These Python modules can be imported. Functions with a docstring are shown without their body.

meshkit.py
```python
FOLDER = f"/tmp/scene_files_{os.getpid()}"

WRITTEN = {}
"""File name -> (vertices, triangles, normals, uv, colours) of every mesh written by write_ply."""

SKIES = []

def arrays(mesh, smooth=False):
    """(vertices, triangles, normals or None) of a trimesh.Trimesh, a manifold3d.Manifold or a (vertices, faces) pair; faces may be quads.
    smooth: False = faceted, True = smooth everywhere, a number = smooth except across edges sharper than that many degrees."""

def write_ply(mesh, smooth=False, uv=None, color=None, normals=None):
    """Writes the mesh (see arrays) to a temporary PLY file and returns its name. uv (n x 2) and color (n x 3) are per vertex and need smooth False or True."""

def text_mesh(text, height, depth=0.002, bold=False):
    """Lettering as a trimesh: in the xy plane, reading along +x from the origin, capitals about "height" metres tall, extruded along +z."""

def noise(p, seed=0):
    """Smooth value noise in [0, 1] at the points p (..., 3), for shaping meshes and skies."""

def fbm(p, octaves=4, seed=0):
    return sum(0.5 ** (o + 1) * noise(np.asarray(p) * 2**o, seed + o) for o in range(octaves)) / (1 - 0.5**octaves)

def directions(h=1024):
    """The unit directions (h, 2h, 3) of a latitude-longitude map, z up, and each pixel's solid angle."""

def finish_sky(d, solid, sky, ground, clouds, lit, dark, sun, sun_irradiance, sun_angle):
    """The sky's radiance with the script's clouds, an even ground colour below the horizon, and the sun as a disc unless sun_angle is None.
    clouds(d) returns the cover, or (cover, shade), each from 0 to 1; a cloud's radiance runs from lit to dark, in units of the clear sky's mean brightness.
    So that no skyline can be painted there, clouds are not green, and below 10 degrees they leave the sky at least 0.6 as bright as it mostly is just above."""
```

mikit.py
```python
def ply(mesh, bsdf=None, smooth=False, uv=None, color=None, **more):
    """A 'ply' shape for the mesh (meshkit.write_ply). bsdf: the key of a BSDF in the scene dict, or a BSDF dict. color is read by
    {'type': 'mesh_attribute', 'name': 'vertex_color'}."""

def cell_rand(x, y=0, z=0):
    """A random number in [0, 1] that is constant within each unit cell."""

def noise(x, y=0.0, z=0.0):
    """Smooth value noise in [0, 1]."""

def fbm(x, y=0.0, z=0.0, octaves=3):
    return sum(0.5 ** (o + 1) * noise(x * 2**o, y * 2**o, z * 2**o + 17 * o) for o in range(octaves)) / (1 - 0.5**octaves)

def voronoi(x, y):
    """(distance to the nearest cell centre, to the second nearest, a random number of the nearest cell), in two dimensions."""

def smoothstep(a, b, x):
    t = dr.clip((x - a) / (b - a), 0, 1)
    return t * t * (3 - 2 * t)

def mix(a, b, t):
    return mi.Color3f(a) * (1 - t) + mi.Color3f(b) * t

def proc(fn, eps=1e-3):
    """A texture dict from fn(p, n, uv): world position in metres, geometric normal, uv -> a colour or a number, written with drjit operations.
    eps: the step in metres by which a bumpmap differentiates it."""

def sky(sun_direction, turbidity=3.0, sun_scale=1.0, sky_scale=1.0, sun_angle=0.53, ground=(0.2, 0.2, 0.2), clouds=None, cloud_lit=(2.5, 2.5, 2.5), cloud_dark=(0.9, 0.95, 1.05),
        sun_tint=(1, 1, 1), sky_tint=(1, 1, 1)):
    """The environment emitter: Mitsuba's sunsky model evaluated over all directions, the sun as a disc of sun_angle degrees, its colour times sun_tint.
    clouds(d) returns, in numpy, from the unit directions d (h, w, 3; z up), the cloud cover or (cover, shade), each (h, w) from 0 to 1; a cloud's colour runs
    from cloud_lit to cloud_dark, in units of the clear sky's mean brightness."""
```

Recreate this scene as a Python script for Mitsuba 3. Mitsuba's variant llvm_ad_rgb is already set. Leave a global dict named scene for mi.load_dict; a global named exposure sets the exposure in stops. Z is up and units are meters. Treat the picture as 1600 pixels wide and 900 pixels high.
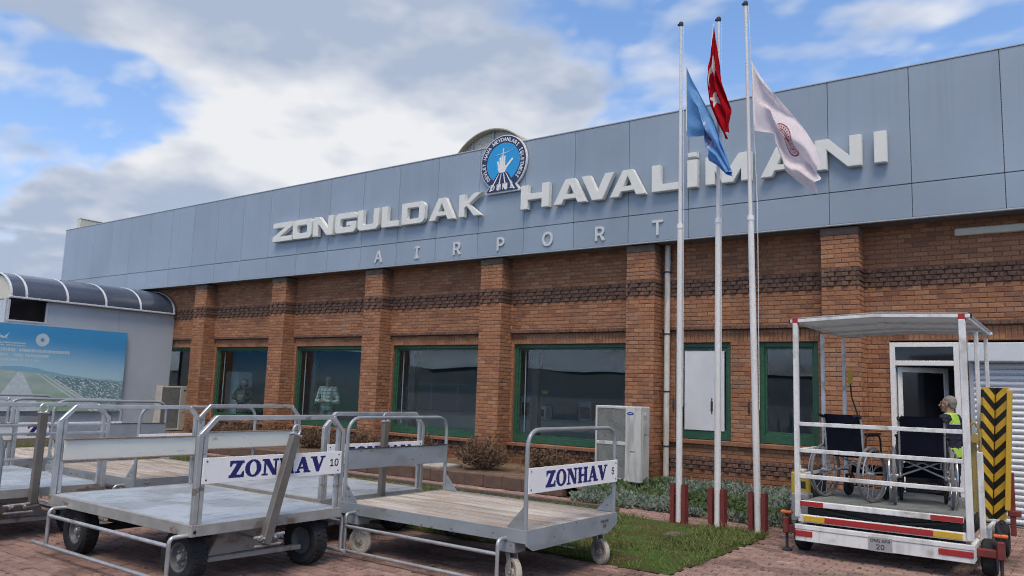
import math
import numpy as np
import trimesh
import manifold3d as m3
import drjit as dr
import mitsuba as mi
import mikit
import meshkit
from mikit import noise, fbm, cell_rand, smoothstep, mix
from shapely import affinity
from shapely.geometry import Polygon, Point, LineString, box as sbox
from shapely.ops import unary_union

T = mi.ScalarTransform4f
scene, labels = {}, {}

# ------------------------------------------------------------------ camera, sky, exposure
scene['camera'] = {
    'type': 'perspective', 'fov': 66.08, 'fov_axis': 'x', 'near_clip': 0.05, 'far_clip': 3000.0,
    'to_world': T().look_at(origin=[0.8194, -12.8985, 1.6],
                            target=[0.8194 - 0.58629883, -12.8985 + 0.79928623, 1.6 + 0.13189087],
                            up=[0.04990747, -0.12686176, 0.99066409]),
}


def clouds(d):
    az = np.degrees(np.arctan2(d[..., 0], d[..., 1]))
    el = np.degrees(np.arcsin(np.clip(d[..., 2], -1, 1)))

    def blob(a, e, sa, se):
        da = (az - a + 180) % 360 - 180
        return np.exp(-(da / sa) ** 2 - ((el - e) / se) ** 2)
    k = 1 / (d[..., 2:3] + 0.22)
    p = np.concatenate([d[..., :2] * k, d[..., 2:3] * 1.5], -1)
    big = meshkit.fbm(p * 1.9 + 3.1, 6, 5)
    fine = meshkit.fbm(p * np.array([7.0, 11.0, 7.0]) + 9.7, 5, 11)
    lump = meshkit.fbm(p * 5.0 + 1.3, 5, 21)
    # a big cumulus bank on the left, broken wisps on the right
    bias = 0.24 * blob(-50, 17, 18, 13) + 0.20 * blob(-62, 8, 16, 6) + 0.16 * blob(-66, 26, 20, 5) + 0.10 * blob(-38, 22, 9, 6)
    bias -= 0.13 * blob(-148, 4, 60, 16)
    bias -= 0.46 * blob(-68.5, 17.3, 8.0, 4.6) + 0.10 * blob(-58, 20.5, 6, 2.4) + 0.28 * blob(-20, 20, 17, 9) + 0.12 * blob(10, 25, 25, 14)
    curl = meshkit.fbm(p * 12.0 + 7.7, 5, 41)
    dens = big + bias + 0.16 * (lump - 0.5) + 0.09 * (curl - 0.5)
    cover = np.clip((dens - 0.47) / 0.11, 0, 1)
    wisp = np.clip((fine - 0.47) / 0.26, 0, 1) * np.clip((meshkit.fbm(p * 2.3 + 20, 3, 31) - 0.36) / 0.2, 0, 1)
    cover = np.maximum(cover * cover * (3 - 2 * cover), 0.80 * wisp)
    shade = 0.70 + 2.3 * (lump - 0.5) + 0.35 * (fine - 0.5) + 0.9 * (curl - 0.5) - 0.5 * np.clip(1 - (dens - 0.47) / 0.10, 0, 1)
    shade = shade - 0.80 * blob(-43, 17.5, 15, 6) - 0.45 * blob(-56, 17, 6, 2.5) + 0.35 * blob(-62, 8, 18, 5) + 0.40 * blob(-54, 25, 20, 4.5)
    return cover, np.clip(shade, 0, 1)


scene['sky'] = mikit.sky((0.24, -0.44, 0.865), turbidity=3.5, sun_scale=0.34, sun_angle=26, sky_tint=(1.0, 1.0, 1.02), clouds=clouds,
                         cloud_lit=(1.54, 1.56, 1.61), cloud_dark=(0.76, 0.90, 1.16))
exposure = 2.4


# ------------------------------------------------------------------ materials
def rgb(c):
    return {'type': 'rgb', 'value': [float(x) for x in c]}


def mat(name, color, rough=0.6, metal=0.0, two=True, spec=0.5, **kw):
    b = {'type': 'principled', 'base_color': color if isinstance(color, dict) else rgb(color),
         'roughness': rough if isinstance(rough, dict) else float(rough), 'metallic': float(metal), 'specular': float(spec), **kw}
    scene[name] = {'type': 'twosided', 'bsdf': b} if two else b


BW, BH = 0.215, 0.075                       # brick module of the walls
PW, PH = 0.205, 0.105                       # paver module of the ground


def brick_cell(p, n):
    row = dr.floor(p.z / BH + 1e-3)
    along = dr.select(dr.abs(n.y) > 0.5, p.x, p.y + 0.37)
    col = dr.floor((along + 0.5 * BW * (row - 2 * dr.floor(row / 2))) / BW + 1e-4)
    return cell_rand(col + dr.select(dr.abs(n.x) > 0.5, 711.0, 0.0), row, dr.floor(p.y * 0.9 + 5))


def brick_color(p, n, uv):
    r = brick_cell(p, n)
    c = mix((0.295, 0.146, 0.083), (0.250, 0.118, 0.068), r)
    c = dr.select(r > 0.86, mix((0.195, 0.094, 0.062), (0.22, 0.102, 0.065), (r - 0.86) * 7), c)
    c = dr.select(r < 0.18, mix((0.330, 0.176, 0.103), (0.30, 0.150, 0.085), r * 5.5), c)
    g = fbm(p.x * 60, p.y * 60, p.z * 60, 3)
    w = fbm(p.x * 1.3, p.y * 1.3, p.z * 1.7, 3)
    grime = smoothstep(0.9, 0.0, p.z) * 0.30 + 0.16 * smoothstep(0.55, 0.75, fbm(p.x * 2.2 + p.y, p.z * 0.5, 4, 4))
    pale = smoothstep(0.60, 0.80, fbm(p.x * 1.7 + 5, p.y * 1.7, p.z * 2.6, 4))
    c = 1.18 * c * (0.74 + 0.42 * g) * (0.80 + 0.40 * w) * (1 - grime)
    return mix(c, mi.Color3f(0.33, 0.25, 0.20), 0.30 * pale)


mat('m_brick', mikit.proc(brick_color), 0.85, spec=0.25)


def mortar_color(p, n, uv):
    g = fbm(p.x * 30, p.y * 30, p.z * 30, 3)
    return mix((0.150, 0.086, 0.056), (0.225, 0.140, 0.096), g)


mat('m_mortar', mikit.proc(mortar_color), 0.95, spec=0.1)


def dark_brick_color(p, n, uv):
    r = cell_rand(dr.floor(p.x / 0.1075), dr.floor(p.z / BH + 1e-3), 4)
    g = fbm(p.x * 50, p.y * 50, p.z * 50, 3)
    return mix((0.098, 0.060, 0.050), (0.170, 0.102, 0.078), r) * (0.7 + 0.6 * g)


mat('m_dark_brick', mikit.proc(dark_brick_color), 0.75, spec=0.3)


def sill_color(p, n, uv):
    r = cell_rand(dr.floor(p.x / 0.3), 7, 1)
    g = fbm(p.x * 25, p.y * 25, p.z * 25, 3)
    return mix((0.27, 0.135, 0.075), (0.20, 0.088, 0.052), r) * (0.75 + 0.5 * g)


mat('m_sill', mikit.proc(sill_color), 0.6)


def paver_color(p, n, uv):
    row = dr.floor(p.y / PH + 1e-3)
    col = dr.floor((p.x + 0.5 * PW * (row - 2 * dr.floor(row / 2))) / PW + 1e-3)
    r = cell_rand(col, row, 3)
    c = mix((0.262, 0.172, 0.152), (0.198, 0.128, 0.115), r)
    c = dr.select(r > 0.85, mix((0.23, 0.168, 0.145), (0.30, 0.205, 0.172), (r - 0.85) * 6), c)
    g = fbm(p.x * 45, p.y * 45, 0, 3)
    w = fbm(p.x * 0.9 + 4, p.y * 0.9, 2, 4)
    stain = smoothstep(0.52, 0.70, fbm(p.x * 1.9, p.y * 2.6, 8, 4))
    c = c * (0.70 + 0.45 * g) * (0.78 + 0.45 * w)
    moss = smoothstep(-2.6, -1.4, p.x) * smoothstep(0.45, 0.72, fbm(p.x * 2.5, p.y * 2.5, 3, 3))
    c = mix(c, mi.Color3f(0.125, 0.105, 0.075), 0.45 * moss)
    return c * (1 - 0.38 * stain)


mat('m_paver', mikit.proc(paver_color), 0.8, spec=0.35)


def joint_color(p, n, uv):
    g = fbm(p.x * 20, p.y * 20, 0, 3)
    return mix((0.035, 0.028, 0.022), (0.085, 0.072, 0.05), g)


mat('m_asphalt', mikit.proc(lambda p, n, uv: mi.Color3f(0.15, 0.155, 0.16) * (0.75 + 0.5 * fbm(p.x * 0.3, p.y * 0.3, 0, 4))), 0.9)
mat('m_joint', mikit.proc(joint_color), 0.95, spec=0.1)


def soil_color(p, n, uv):
    g = fbm(p.x * 9, p.y * 9, p.z * 9, 4)
    w = fbm(p.x * 1.1, p.y * 1.1, 0, 3)
    return mix((0.045, 0.033, 0.022), (0.15, 0.11, 0.08), g) * (0.7 + 0.6 * w)


mat('m_soil', mikit.proc(soil_color), 0.95, spec=0.1)


def lawn_color(p, n, uv):
    g = fbm(p.x * 3.0, p.y * 3.0, 0, 4)
    h = fbm(p.x * 40, p.y * 40, 2, 3)
    return mix((0.055, 0.050, 0.022), (0.045, 0.075, 0.02), smoothstep(0.35, 0.6, g)) * (0.6 + 0.7 * h)


mat('m_lawn_soil', mikit.proc(lawn_color), 0.95, spec=0.1)


def grass_color(p, n, uv):
    g = fbm(p.x * 1.7, p.y * 1.7, 0, 3)
    r = noise(p.x * 55, p.y * 55, 1)
    c = mix((0.115, 0.160, 0.055), (0.235, 0.275, 0.105), r)
    return mix(c, mi.Color3f(0.24, 0.20, 0.10), 0.65 * smoothstep(0.5, 0.72, g) + 0.25 * smoothstep(0.8, 0.95, r))


scene['m_grass'] = {'type': 'principledthin', 'base_color': mikit.proc(grass_color), 'roughness': 0.6, 'diff_trans': 0.6, 'spec_trans': 0.0}


def cover_color(p, n, uv):
    r = noise(p.x * 25, p.y * 25, p.z * 25)
    g = fbm(p.x * 1.5, p.y * 1.5, 0, 3)
    c = mix((0.15, 0.195, 0.155), (0.31, 0.37, 0.31), r)
    return mix(c, mi.Color3f(0.11, 0.17, 0.05), smoothstep(0.5, 0.68, g) * 0.8)


scene['m_ground_cover'] = {'type': 'principledthin', 'base_color': mikit.proc(cover_color), 'roughness': 0.7, 'diff_trans': 0.5, 'spec_trans': 0.0}


def shrub_color(p, n, uv):
    r = noise(p.x * 33, p.y * 33, p.z * 33)
    q = noise(p.x * 90, p.y * 90, p.z * 90)
    c = mix((0.07, 0.042, 0.032), (0.26, 0.185, 0.125), r)
    return dr.select(q > 0.84, mi.Color3f(0.09, 0.11, 0.045), c)


scene['m_shrub'] = {'type': 'principledthin', 'base_color': mikit.proc(shrub_color), 'roughness': 0.8, 'diff_trans': 0.35, 'spec_trans': 0.0}
mat('m_twig', (0.10, 0.065, 0.045), 0.9)


def fascia_color(p, n, uv):
    i = cell_rand(dr.floor(p.x / 1.2 + 1e-3), dr.select(p.z > 4.955, 1.0, 0.0), 2)
    w = fbm(p.x * 0.8, p.z * 0.8, 1, 3)
    streak = fbm(p.x * 9, p.z * 0.35, 5, 3)
    drip = smoothstep(0.54, 0.74, fbm(p.x * 13 + 3, p.z * 0.22, 8, 4)) * smoothstep(5.6, 6.8, p.z + 1.2 * noise(p.x * 3, 2, 1))
    return mi.Color3f(0.272, 0.336, 0.415) * (0.94 + 0.10 * i) * (0.90 + 0.20 * w) * (0.98 + 0.04 * streak) * (1 - 0.05 * drip)


mat('m_fascia', mikit.proc(fascia_color), 0.42, 0.15)
mat('m_fascia_back', (0.07, 0.085, 0.11), 0.8)
mat('m_soffit', (0.13, 0.13, 0.135), 0.7)
mat('m_vault', (0.36, 0.33, 0.28), 0.7)
mat('m_trim_light', (0.36, 0.40, 0.45), 0.5, 0.2)
mat('m_corbel', mikit.proc(lambda p, n, uv: mi.Color3f(0.145, 0.11, 0.09) * (0.55 + 0.8 * fbm(p.x * 9, p.y * 9, p.z * 14, 4))), 0.9)
mat('m_cream', (0.52, 0.51, 0.44), 0.6)
mat('m_concrete', mikit.proc(lambda p, n, uv: mi.Color3f(0.26, 0.25, 0.235) * (0.6 + 0.7 * fbm(p.x * 8, p.y * 8, p.z * 8, 4))), 0.9)
mat('m_letter', (0.66, 0.68, 0.66), 0.45)
mat('m_letter_faint', (0.52, 0.56, 0.59), 0.5)
mat('m_navy', (0.018, 0.034, 0.105), 0.4)
mat('m_emblem_blue', (0.015, 0.30, 0.66), 0.4)
mat('m_white', (0.72, 0.73, 0.74), 0.45)
mat('m_white_print', (0.82, 0.82, 0.83), 0.4)
mat('m_letter_blue', (0.014, 0.014, 0.135), 0.45)
mat('m_black', (0.012, 0.012, 0.014), 0.5)
mat('m_green', mikit.proc(lambda p, n, uv: mi.Color3f(0.022, 0.085, 0.050) * (0.75 + 0.5 * fbm(p.x * 12, p.y * 12, p.z * 12, 3))), 0.45)
scene['m_pane'] = {'type': 'thindielectric', 'int_ior': 1.5, 'specular_transmittance': rgb((0.60, 0.74, 0.78))}
mat('m_wing', mikit.proc(lambda p, n, uv: mi.Color3f(0.43, 0.48, 0.54) * (0.86 + 0.28 * fbm(p.x * 1.5, p.y * 1.5, p.z * 0.7, 4))), 0.55)
mat('m_canopy', mikit.proc(lambda p, n, uv: mi.Color3f(0.045, 0.058, 0.09) * (0.7 + 0.6 * fbm(p.x * 2, p.y * 2, p.z * 2, 3))), 0.16, clearcoat=0.6)
mat('m_rib', (0.62, 0.64, 0.68), 0.4, 0.2)
mat('m_dark_glass', (0.010, 0.012, 0.016), 0.08)


def steel_color(p, n, uv):
    g = fbm(p.x * 14, p.y * 14, p.z * 14, 4)
    w = fbm(p.x * 2.2, p.y * 2.2, p.z * 2.2, 3)
    rust = smoothstep(0.67, 0.76, fbm(p.x * 9 + 2, p.y * 9, p.z * 13, 4))
    return mix(mi.Color3f(0.50, 0.515, 0.525) * (0.70 + 0.46 * g) * (0.80 + 0.40 * w), mi.Color3f(0.20, 0.13, 0.09), 0.65 * rust)


mat('m_steel', mikit.proc(steel_color), 0.33, 0.6)


def frame_color(p, n, uv):
    g = fbm(p.x * 11, p.y * 11, p.z * 11, 4)
    rust = smoothstep(0.60, 0.72, fbm(p.x * 6 + 3, p.y * 6, p.z * 9, 4))
    return mix(mi.Color3f(0.335, 0.335, 0.325) * (0.75 + 0.5 * g), mi.Color3f(0.17, 0.10, 0.065), rust * 0.8)


mat('m_frame', mikit.proc(frame_color), 0.5, 0.3)


def deck_color(p, n, uv):
    g = fbm(p.x * 5, p.y * 5, 0, 4)
    s = fbm(p.x * 2.0, p.y * 60, 3, 3)
    sc = smoothstep(0.66, 0.72, fbm(p.x * 30, p.y * 4, 9, 3))
    st = smoothstep(0.55, 0.7, fbm(p.x * 1.8, p.y * 1.8, 5, 4))
    grime = smoothstep(0.50, 0.78, fbm(p.x * 4.5 + 3, p.y * 4.5, 7, 5))
    return mix(mi.Color3f(0.43, 0.495, 0.565), mi.Color3f(0.28, 0.275, 0.27), 0.45 * grime) * (0.85 + 0.2 * g) * (0.93 + 0.14 * s) * (1 - 0.22 * sc) * (1 - 0.25 * st)


mat('m_deck', mikit.proc(deck_color), 0.38, 0.35)


def plank_color(p, n, uv):
    i = dr.floor(p.y / 0.125)
    r = cell_rand(i, 3, 1)
    g = fbm(p.x * 2.0, p.y * 70, i * 3.0, 4)
    w = fbm(p.x * 1.4, p.y * 4, 2, 4)
    return mix(mix((0.13, 0.105, 0.09), (0.43, 0.40, 0.37), 0.3 * r + 0.8 * (w - 0.5) + 0.45), mi.Color3f(0.24, 0.165, 0.12), 0.6 * smoothstep(0.55, 0.7, fbm(p.x * 2.4 + 7, p.y * 9, i, 4))) * (0.50 + 0.75 * g)


mat('m_plank', mikit.proc(plank_color), 0.8)
def worn_paint(p, n, uv):
    g = fbm(p.x * 5, p.y * 5, p.z * 5, 4)
    chip = smoothstep(0.68, 0.74, fbm(p.x * 17, p.y * 17, p.z * 26 + 4, 4))
    dirt = smoothstep(0.48, 0.72, fbm(p.x * 3 + 8, p.y * 3, p.z * 7, 4))
    c = mi.Color3f(0.245, 0.275, 0.305) * (0.78 + 0.44 * g)
    c = mix(c, mi.Color3f(0.15, 0.14, 0.125), 0.45 * dirt)
    return mix(c, mi.Color3f(0.12, 0.075, 0.055), 0.8 * chip)


mat('m_grey_paint', mikit.proc(worn_paint), 0.45)
mat('m_panel_back', mikit.proc(lambda p, n, uv: mix(mi.Color3f(0.60, 0.61, 0.57), mi.Color3f(0.36, 0.30, 0.24), smoothstep(0.66, 0.85, fbm(p.x * 5, p.y * 5, p.z * 14, 4)))), 0.6)
mat('m_rust_edge', mikit.proc(lambda p, n, uv: mix(mi.Color3f(0.11, 0.055, 0.04), mi.Color3f(0.26, 0.21, 0.17), fbm(p.x * 9, p.y * 9, p.z * 9, 4))), 0.85)
mat('m_rubber', mikit.proc(lambda p, n, uv: mi.Color3f(0.022, 0.023, 0.026) * (0.6 + 0.9 * fbm(p.x * 16, p.y * 16, p.z * 16, 3))), 0.8, spec=0.3)
mat('m_rim', mikit.proc(lambda p, n, uv: mi.Color3f(0.13, 0.14, 0.155) * (0.6 + 0.8 * fbm(p.x * 16, p.y * 16, p.z * 16, 3))), 0.55, 0.3)
mat('m_caster_tyre', mikit.proc(lambda p, n, uv: mi.Color3f(0.40, 0.37, 0.33) * (0.6 + 0.7 * fbm(p.x * 22, p.y * 22, p.z * 22, 3))), 0.7)
mat('m_dark_metal', (0.035, 0.035, 0.04), 0.6, 0.2)
mat('m_red', (0.33, 0.022, 0.022), 0.45)
mat('m_red_base', mikit.proc(lambda p, n, uv: mi.Color3f(0.155, 0.028, 0.026) * (0.7 + 0.6 * fbm(p.x * 14, p.y * 14, p.z * 14, 3))), 0.6)
mat('m_orange', (0.62, 0.14, 0.04), 0.45)
mat('m_yellow', (0.53, 0.34, 0.03), 0.45)
mat('m_plate', (0.30, 0.31, 0.32), 0.45)


def dirty_white(p, n, uv):
    g = fbm(p.x * 9, p.y * 9, p.z * 9, 4)
    s = smoothstep(0.58, 0.74, fbm(p.x * 5, p.y * 5, p.z * 5 + 9, 4))
    return mix(mi.Color3f(0.70, 0.715, 0.72) * (0.86 + 0.2 * g), mi.Color3f(0.36, 0.33, 0.29), 0.65 * s) * (1 - 0.25 * smoothstep(0.45, 0.75, fbm(p.x * 14, p.y * 14, p.z * 2.5, 4)))


mat('m_lift_white', mikit.proc(dirty_white), 0.42)
mat('m_lift_deck', mikit.proc(lambda p, n, uv: mi.Color3f(0.20, 0.22, 0.215) * (0.65 + 0.7 * fbm(p.x * 6, p.y * 6, 0, 4))), 0.6, 0.2)
scene['m_poly_roof'] = {'type': 'principledthin', 'base_color': rgb((0.62, 0.64, 0.66)), 'roughness': 0.4, 'diff_trans': 0.9, 'spec_trans': 0.0}


def chevron(p, n, uv):
    s = uv.y * 1.0 - dr.abs(uv.x) * 1.0
    k = s / 0.165 - dr.floor(s / 0.165)
    y = mi.Color3f(0.56, 0.36, 0.035) * (0.75 + 0.5 * fbm(uv.x * 20, uv.y * 20, 0, 3))
    return dr.select((k < 0.52) & (dr.abs(uv.x) > 0.014), y, mi.Color3f(0.012, 0.010, 0.010))


mat('m_chevron', mikit.proc(chevron), 0.5)
mat('m_shutter', (0.60, 0.635, 0.68), 0.45, 0.15)
mat('m_chair_cloth', mikit.proc(lambda p, n, uv: mi.Color3f(0.006, 0.007, 0.016) * (0.6 + 0.9 * fbm(p.x * 9, p.y * 9, p.z * 9, 3))), 0.9, spec=0.15)
mat('m_chrome', (0.55, 0.56, 0.58), 0.25, 0.85)
mat('m_pole', mikit.proc(lambda p, n, uv: mi.Color3f(0.66, 0.66, 0.66) * (0.85 + 0.25 * fbm(p.x * 9, p.y * 9, p.z * 1.5, 3))), 0.4)
mat('m_ac', mikit.proc(lambda p, n, uv: mi.Color3f(0.53, 0.54, 0.52) * (0.85 + 0.25 * fbm(p.x * 3, p.y * 3, p.z * 3, 4)) * (1 - 0.30 * smoothstep(0.5, 0.75, fbm(p.x * 16, p.y * 16, p.z * 2, 4)))), 0.5)
mat('m_ac_grille', (0.27, 0.275, 0.26), 0.6)
mat('m_ac_old', mikit.proc(lambda p, n, uv: mi.Color3f(0.44, 0.41, 0.37) * (0.8 + 0.35 * fbm(p.x * 3, p.y * 3, p.z * 3, 4))), 0.6)
mat('m_blue_logo', (0.015, 0.03, 0.22), 0.4)
mat('m_room', (0.34, 0.40, 0.43), 0.8)
mat('m_room_dark', (0.05, 0.055, 0.06), 0.8)
mat('m_room_floor', (0.24, 0.23, 0.21), 0.4)
mat('m_counter', (0.55, 0.50, 0.42), 0.5)
mat('m_skin', (0.42, 0.25, 0.18), 0.55)
mat('m_hair', (0.016, 0.011, 0.009), 0.5)
mat('m_grey_hair', (0.20, 0.19, 0.18), 0.7)
mat('m_coat', (0.040, 0.042, 0.036), 0.8)
mat('m_navy_cloth', (0.010, 0.013, 0.032), 0.8)
mat('m_trousers', (0.16, 0.17, 0.18), 0.8)
mat('m_hi_vis', (0.34, 0.60, 0.06), 0.6)
mat('m_reflect_tape', (0.62, 0.63, 0.62), 0.4)


def plaid(p, n, uv):
    a = dr.select((p.x * 11 - dr.floor(p.x * 11)) < 0.32, 0.55, 1.0)
    b = dr.select((p.z * 11 - dr.floor(p.z * 11)) < 0.32, 0.55, 1.0)
    return mi.Color3f(0.74, 0.75, 0.72) * a * b


mat('m_plaid', mikit.proc(plaid), 0.8)


# ------------------------------------------------------------------ flags and print
def blue_flag(p, n, uv):
    c = mi.Color3f(0.17, 0.37, 0.68)
    d = dr.sqrt(dr.square((uv.x - 0.50) * 1.5) + dr.square(uv.y - 0.46))
    a = dr.atan2(uv.y - 0.46, (uv.x - 0.5) * 1.5)
    rays = dr.sin(a * 12) > 0.1
    c = dr.select((d < 0.23) & rays, mi.Color3f(0.62, 0.55, 0.62), c)
    return dr.select(d < 0.085, mi.Color3f(0.50, 0.12, 0.22), c)


def red_flag(p, n, uv):
    c = mi.Color3f(0.42, 0.012, 0.022)
    x, y = (uv.x - 0.38) * 1.3, (uv.y - 0.40) * 0.75
    o = dr.sqrt(x * x + y * y)
    i = dr.sqrt(dr.square(x - 0.07) + y * y)
    c = dr.select((o < 0.25) & (i > 0.20), mi.Color3f(0.72, 0.68, 0.68), c)
    sx, sy = x - 0.32, y
    a = dr.atan2(sy, sx) + math.pi
    k = 2 * math.pi / 5
    am = dr.abs(a - k * dr.floor(a / k + 0.5))
    r = dr.sqrt(sx * sx + sy * sy)
    lim = 0.125 * math.cos(math.pi / 5) * 0.5 / dr.maximum(dr.cos(math.pi / 5 - am), 0.05)
    star = r < 0.05 + 0.085 * dr.maximum(0, 1 - am / 0.42)
    return dr.select(star, mi.Color3f(0.72, 0.68, 0.68), c) + 0 * lim


def white_flag(p, n, uv):
    c = mi.Color3f(0.80, 0.735, 0.775)
    x, y = (uv.x - 0.56) * 1.75, (uv.y - 0.50) * 1.15
    d = dr.sqrt(x * x + y * y)
    ink = mi.Color3f(0.30, 0.05, 0.08)
    ring = (d < 0.235) & (d > 0.215)
    ring2 = (d < 0.15) & (d > 0.135)
    cross = (d < 0.135) & ((dr.abs(x - y) < 0.016) | (dr.abs(x + y) < 0.016) | (dr.abs(y - 0.05) < 0.012))
    a = dr.atan2(y, x)
    letters = (d > 0.165) & (d < 0.20) & (dr.sin(a * 26) > 0.25)
    c = dr.select(d < 0.235, mi.Color3f(0.66, 0.55, 0.58), c)
    return dr.select(ring | ring2 | cross | letters, ink, c)


for nm, fn in (('blue', blue_flag), ('red', red_flag), ('white', white_flag)):
    scene['m_flag_' + nm] = {'type': 'principledthin', 'base_color': mikit.proc(fn), 'roughness': 0.8, 'diff_trans': 0.6, 'spec_trans': 0.0}


def billboard_print(p, n, uv):
    # a printed aerial picture: sky, far hills, fields, a runway and a town. uv in metres: x to the right, y up
    x, y = uv.x, uv.y
    hz = 1.05 - 0.072 * (x - 1.76) + 0.02 * noise(x * 3, 1, 1)
    t = dr.clip((y - hz) / 1.15, 0, 1)
    c = mix((0.33, 0.50, 0.58), (0.045, 0.235, 0.46), smoothstep(0.0, 0.9, t))
    hill = hz + 0.11 * smoothstep(1.1, 0.1, dr.abs(x - 2.45)) * (0.7 + 0.6 * fbm(x * 2.5, 1, 2, 3)) + 0.06 * fbm(x * 2.2, 2, 3, 3)
    c = dr.select((y < hill) & (y > hz), mi.Color3f(0.19, 0.36, 0.47), c)
    g = fbm(x * 3, y * 9, 3, 4)
    field = mix((0.24, 0.33, 0.31), (0.38, 0.46, 0.42), g)
    field = mix(field, mi.Color3f(0.20, 0.36, 0.17), smoothstep(0.75, 0.1, y) * 0.7)
    zone = x - (2.62 + (hz - y) * 1.75)
    k = 14.0 + 10.0 * y
    cx, cy = dr.floor((x + 0.4 * y) * 24 + 2.0 * noise(y * 9, x * 3, 2)), dr.floor(y * 52 + 2.0 * noise(x * 9, 3, 2))
    r = cell_rand(cx, cy, 3)
    r2 = fbm(x * 9, y * 16, 4, 3)
    town = dr.select(r > 0.80, mi.Color3f(0.46, 0.52, 0.55), mix((0.06, 0.14, 0.18), (0.24, 0.35, 0.36), r2 * 0.7 + 0.3 * r)) + 0 * k
    field = dr.select((zone > 0.28) & (y < hz - 0.015), town, field)
    for o in (0.02, 0.20, 0.34):
        field = dr.select(dr.abs(zone - o) < 0.018 + 0.055 * (hz - y), mi.Color3f(0.44, 0.50, 0.53), field)
    c = dr.select(y < hz, field, c)
    w = 0.06 + 0.58 * (hz - y - 0.03)
    run = (dr.abs(x - 2.235) < w) & (y < hz - 0.03)
    return dr.select(run, mi.Color3f(0.45, 0.52, 0.55) * (0.9 + 0.2 * noise(x * 20, y * 20, 1)), c) * 1.3


mat('m_billboard', mikit.proc(billboard_print), 0.35)
mat('m_print_white', (0.50, 0.62, 0.68), 0.4)


# ------------------------------------------------------------------ mesh helpers
COUNT = {}


def numbered(name):
    COUNT[name] = COUNT.get(name, -1) + 1
    return name if COUNT[name] == 0 else f'{name}_{COUNT[name]:03d}'


def add(name, mesh, m, parent=None, smooth=False, to_world=None, label=None, cat=None, group=None, kind=None, **kw):
    key = numbered(parent + '__' + name if parent else name)
    scene[key] = mikit.ply(mesh, m, smooth, **kw)
    if to_world is not None:
        scene[key]['to_world'] = to_world
    lab = {k: v for k, v in (('label', label), ('category', cat), ('group', group), ('kind', kind)) if v}
    if lab:
        labels[key] = lab
    return key


def thing(name, label, cat, group=None):
    key = numbered(name)
    labels[key] = {'label': label, 'category': cat}
    if group:
        labels[key]['group'] = group
    return key


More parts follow.
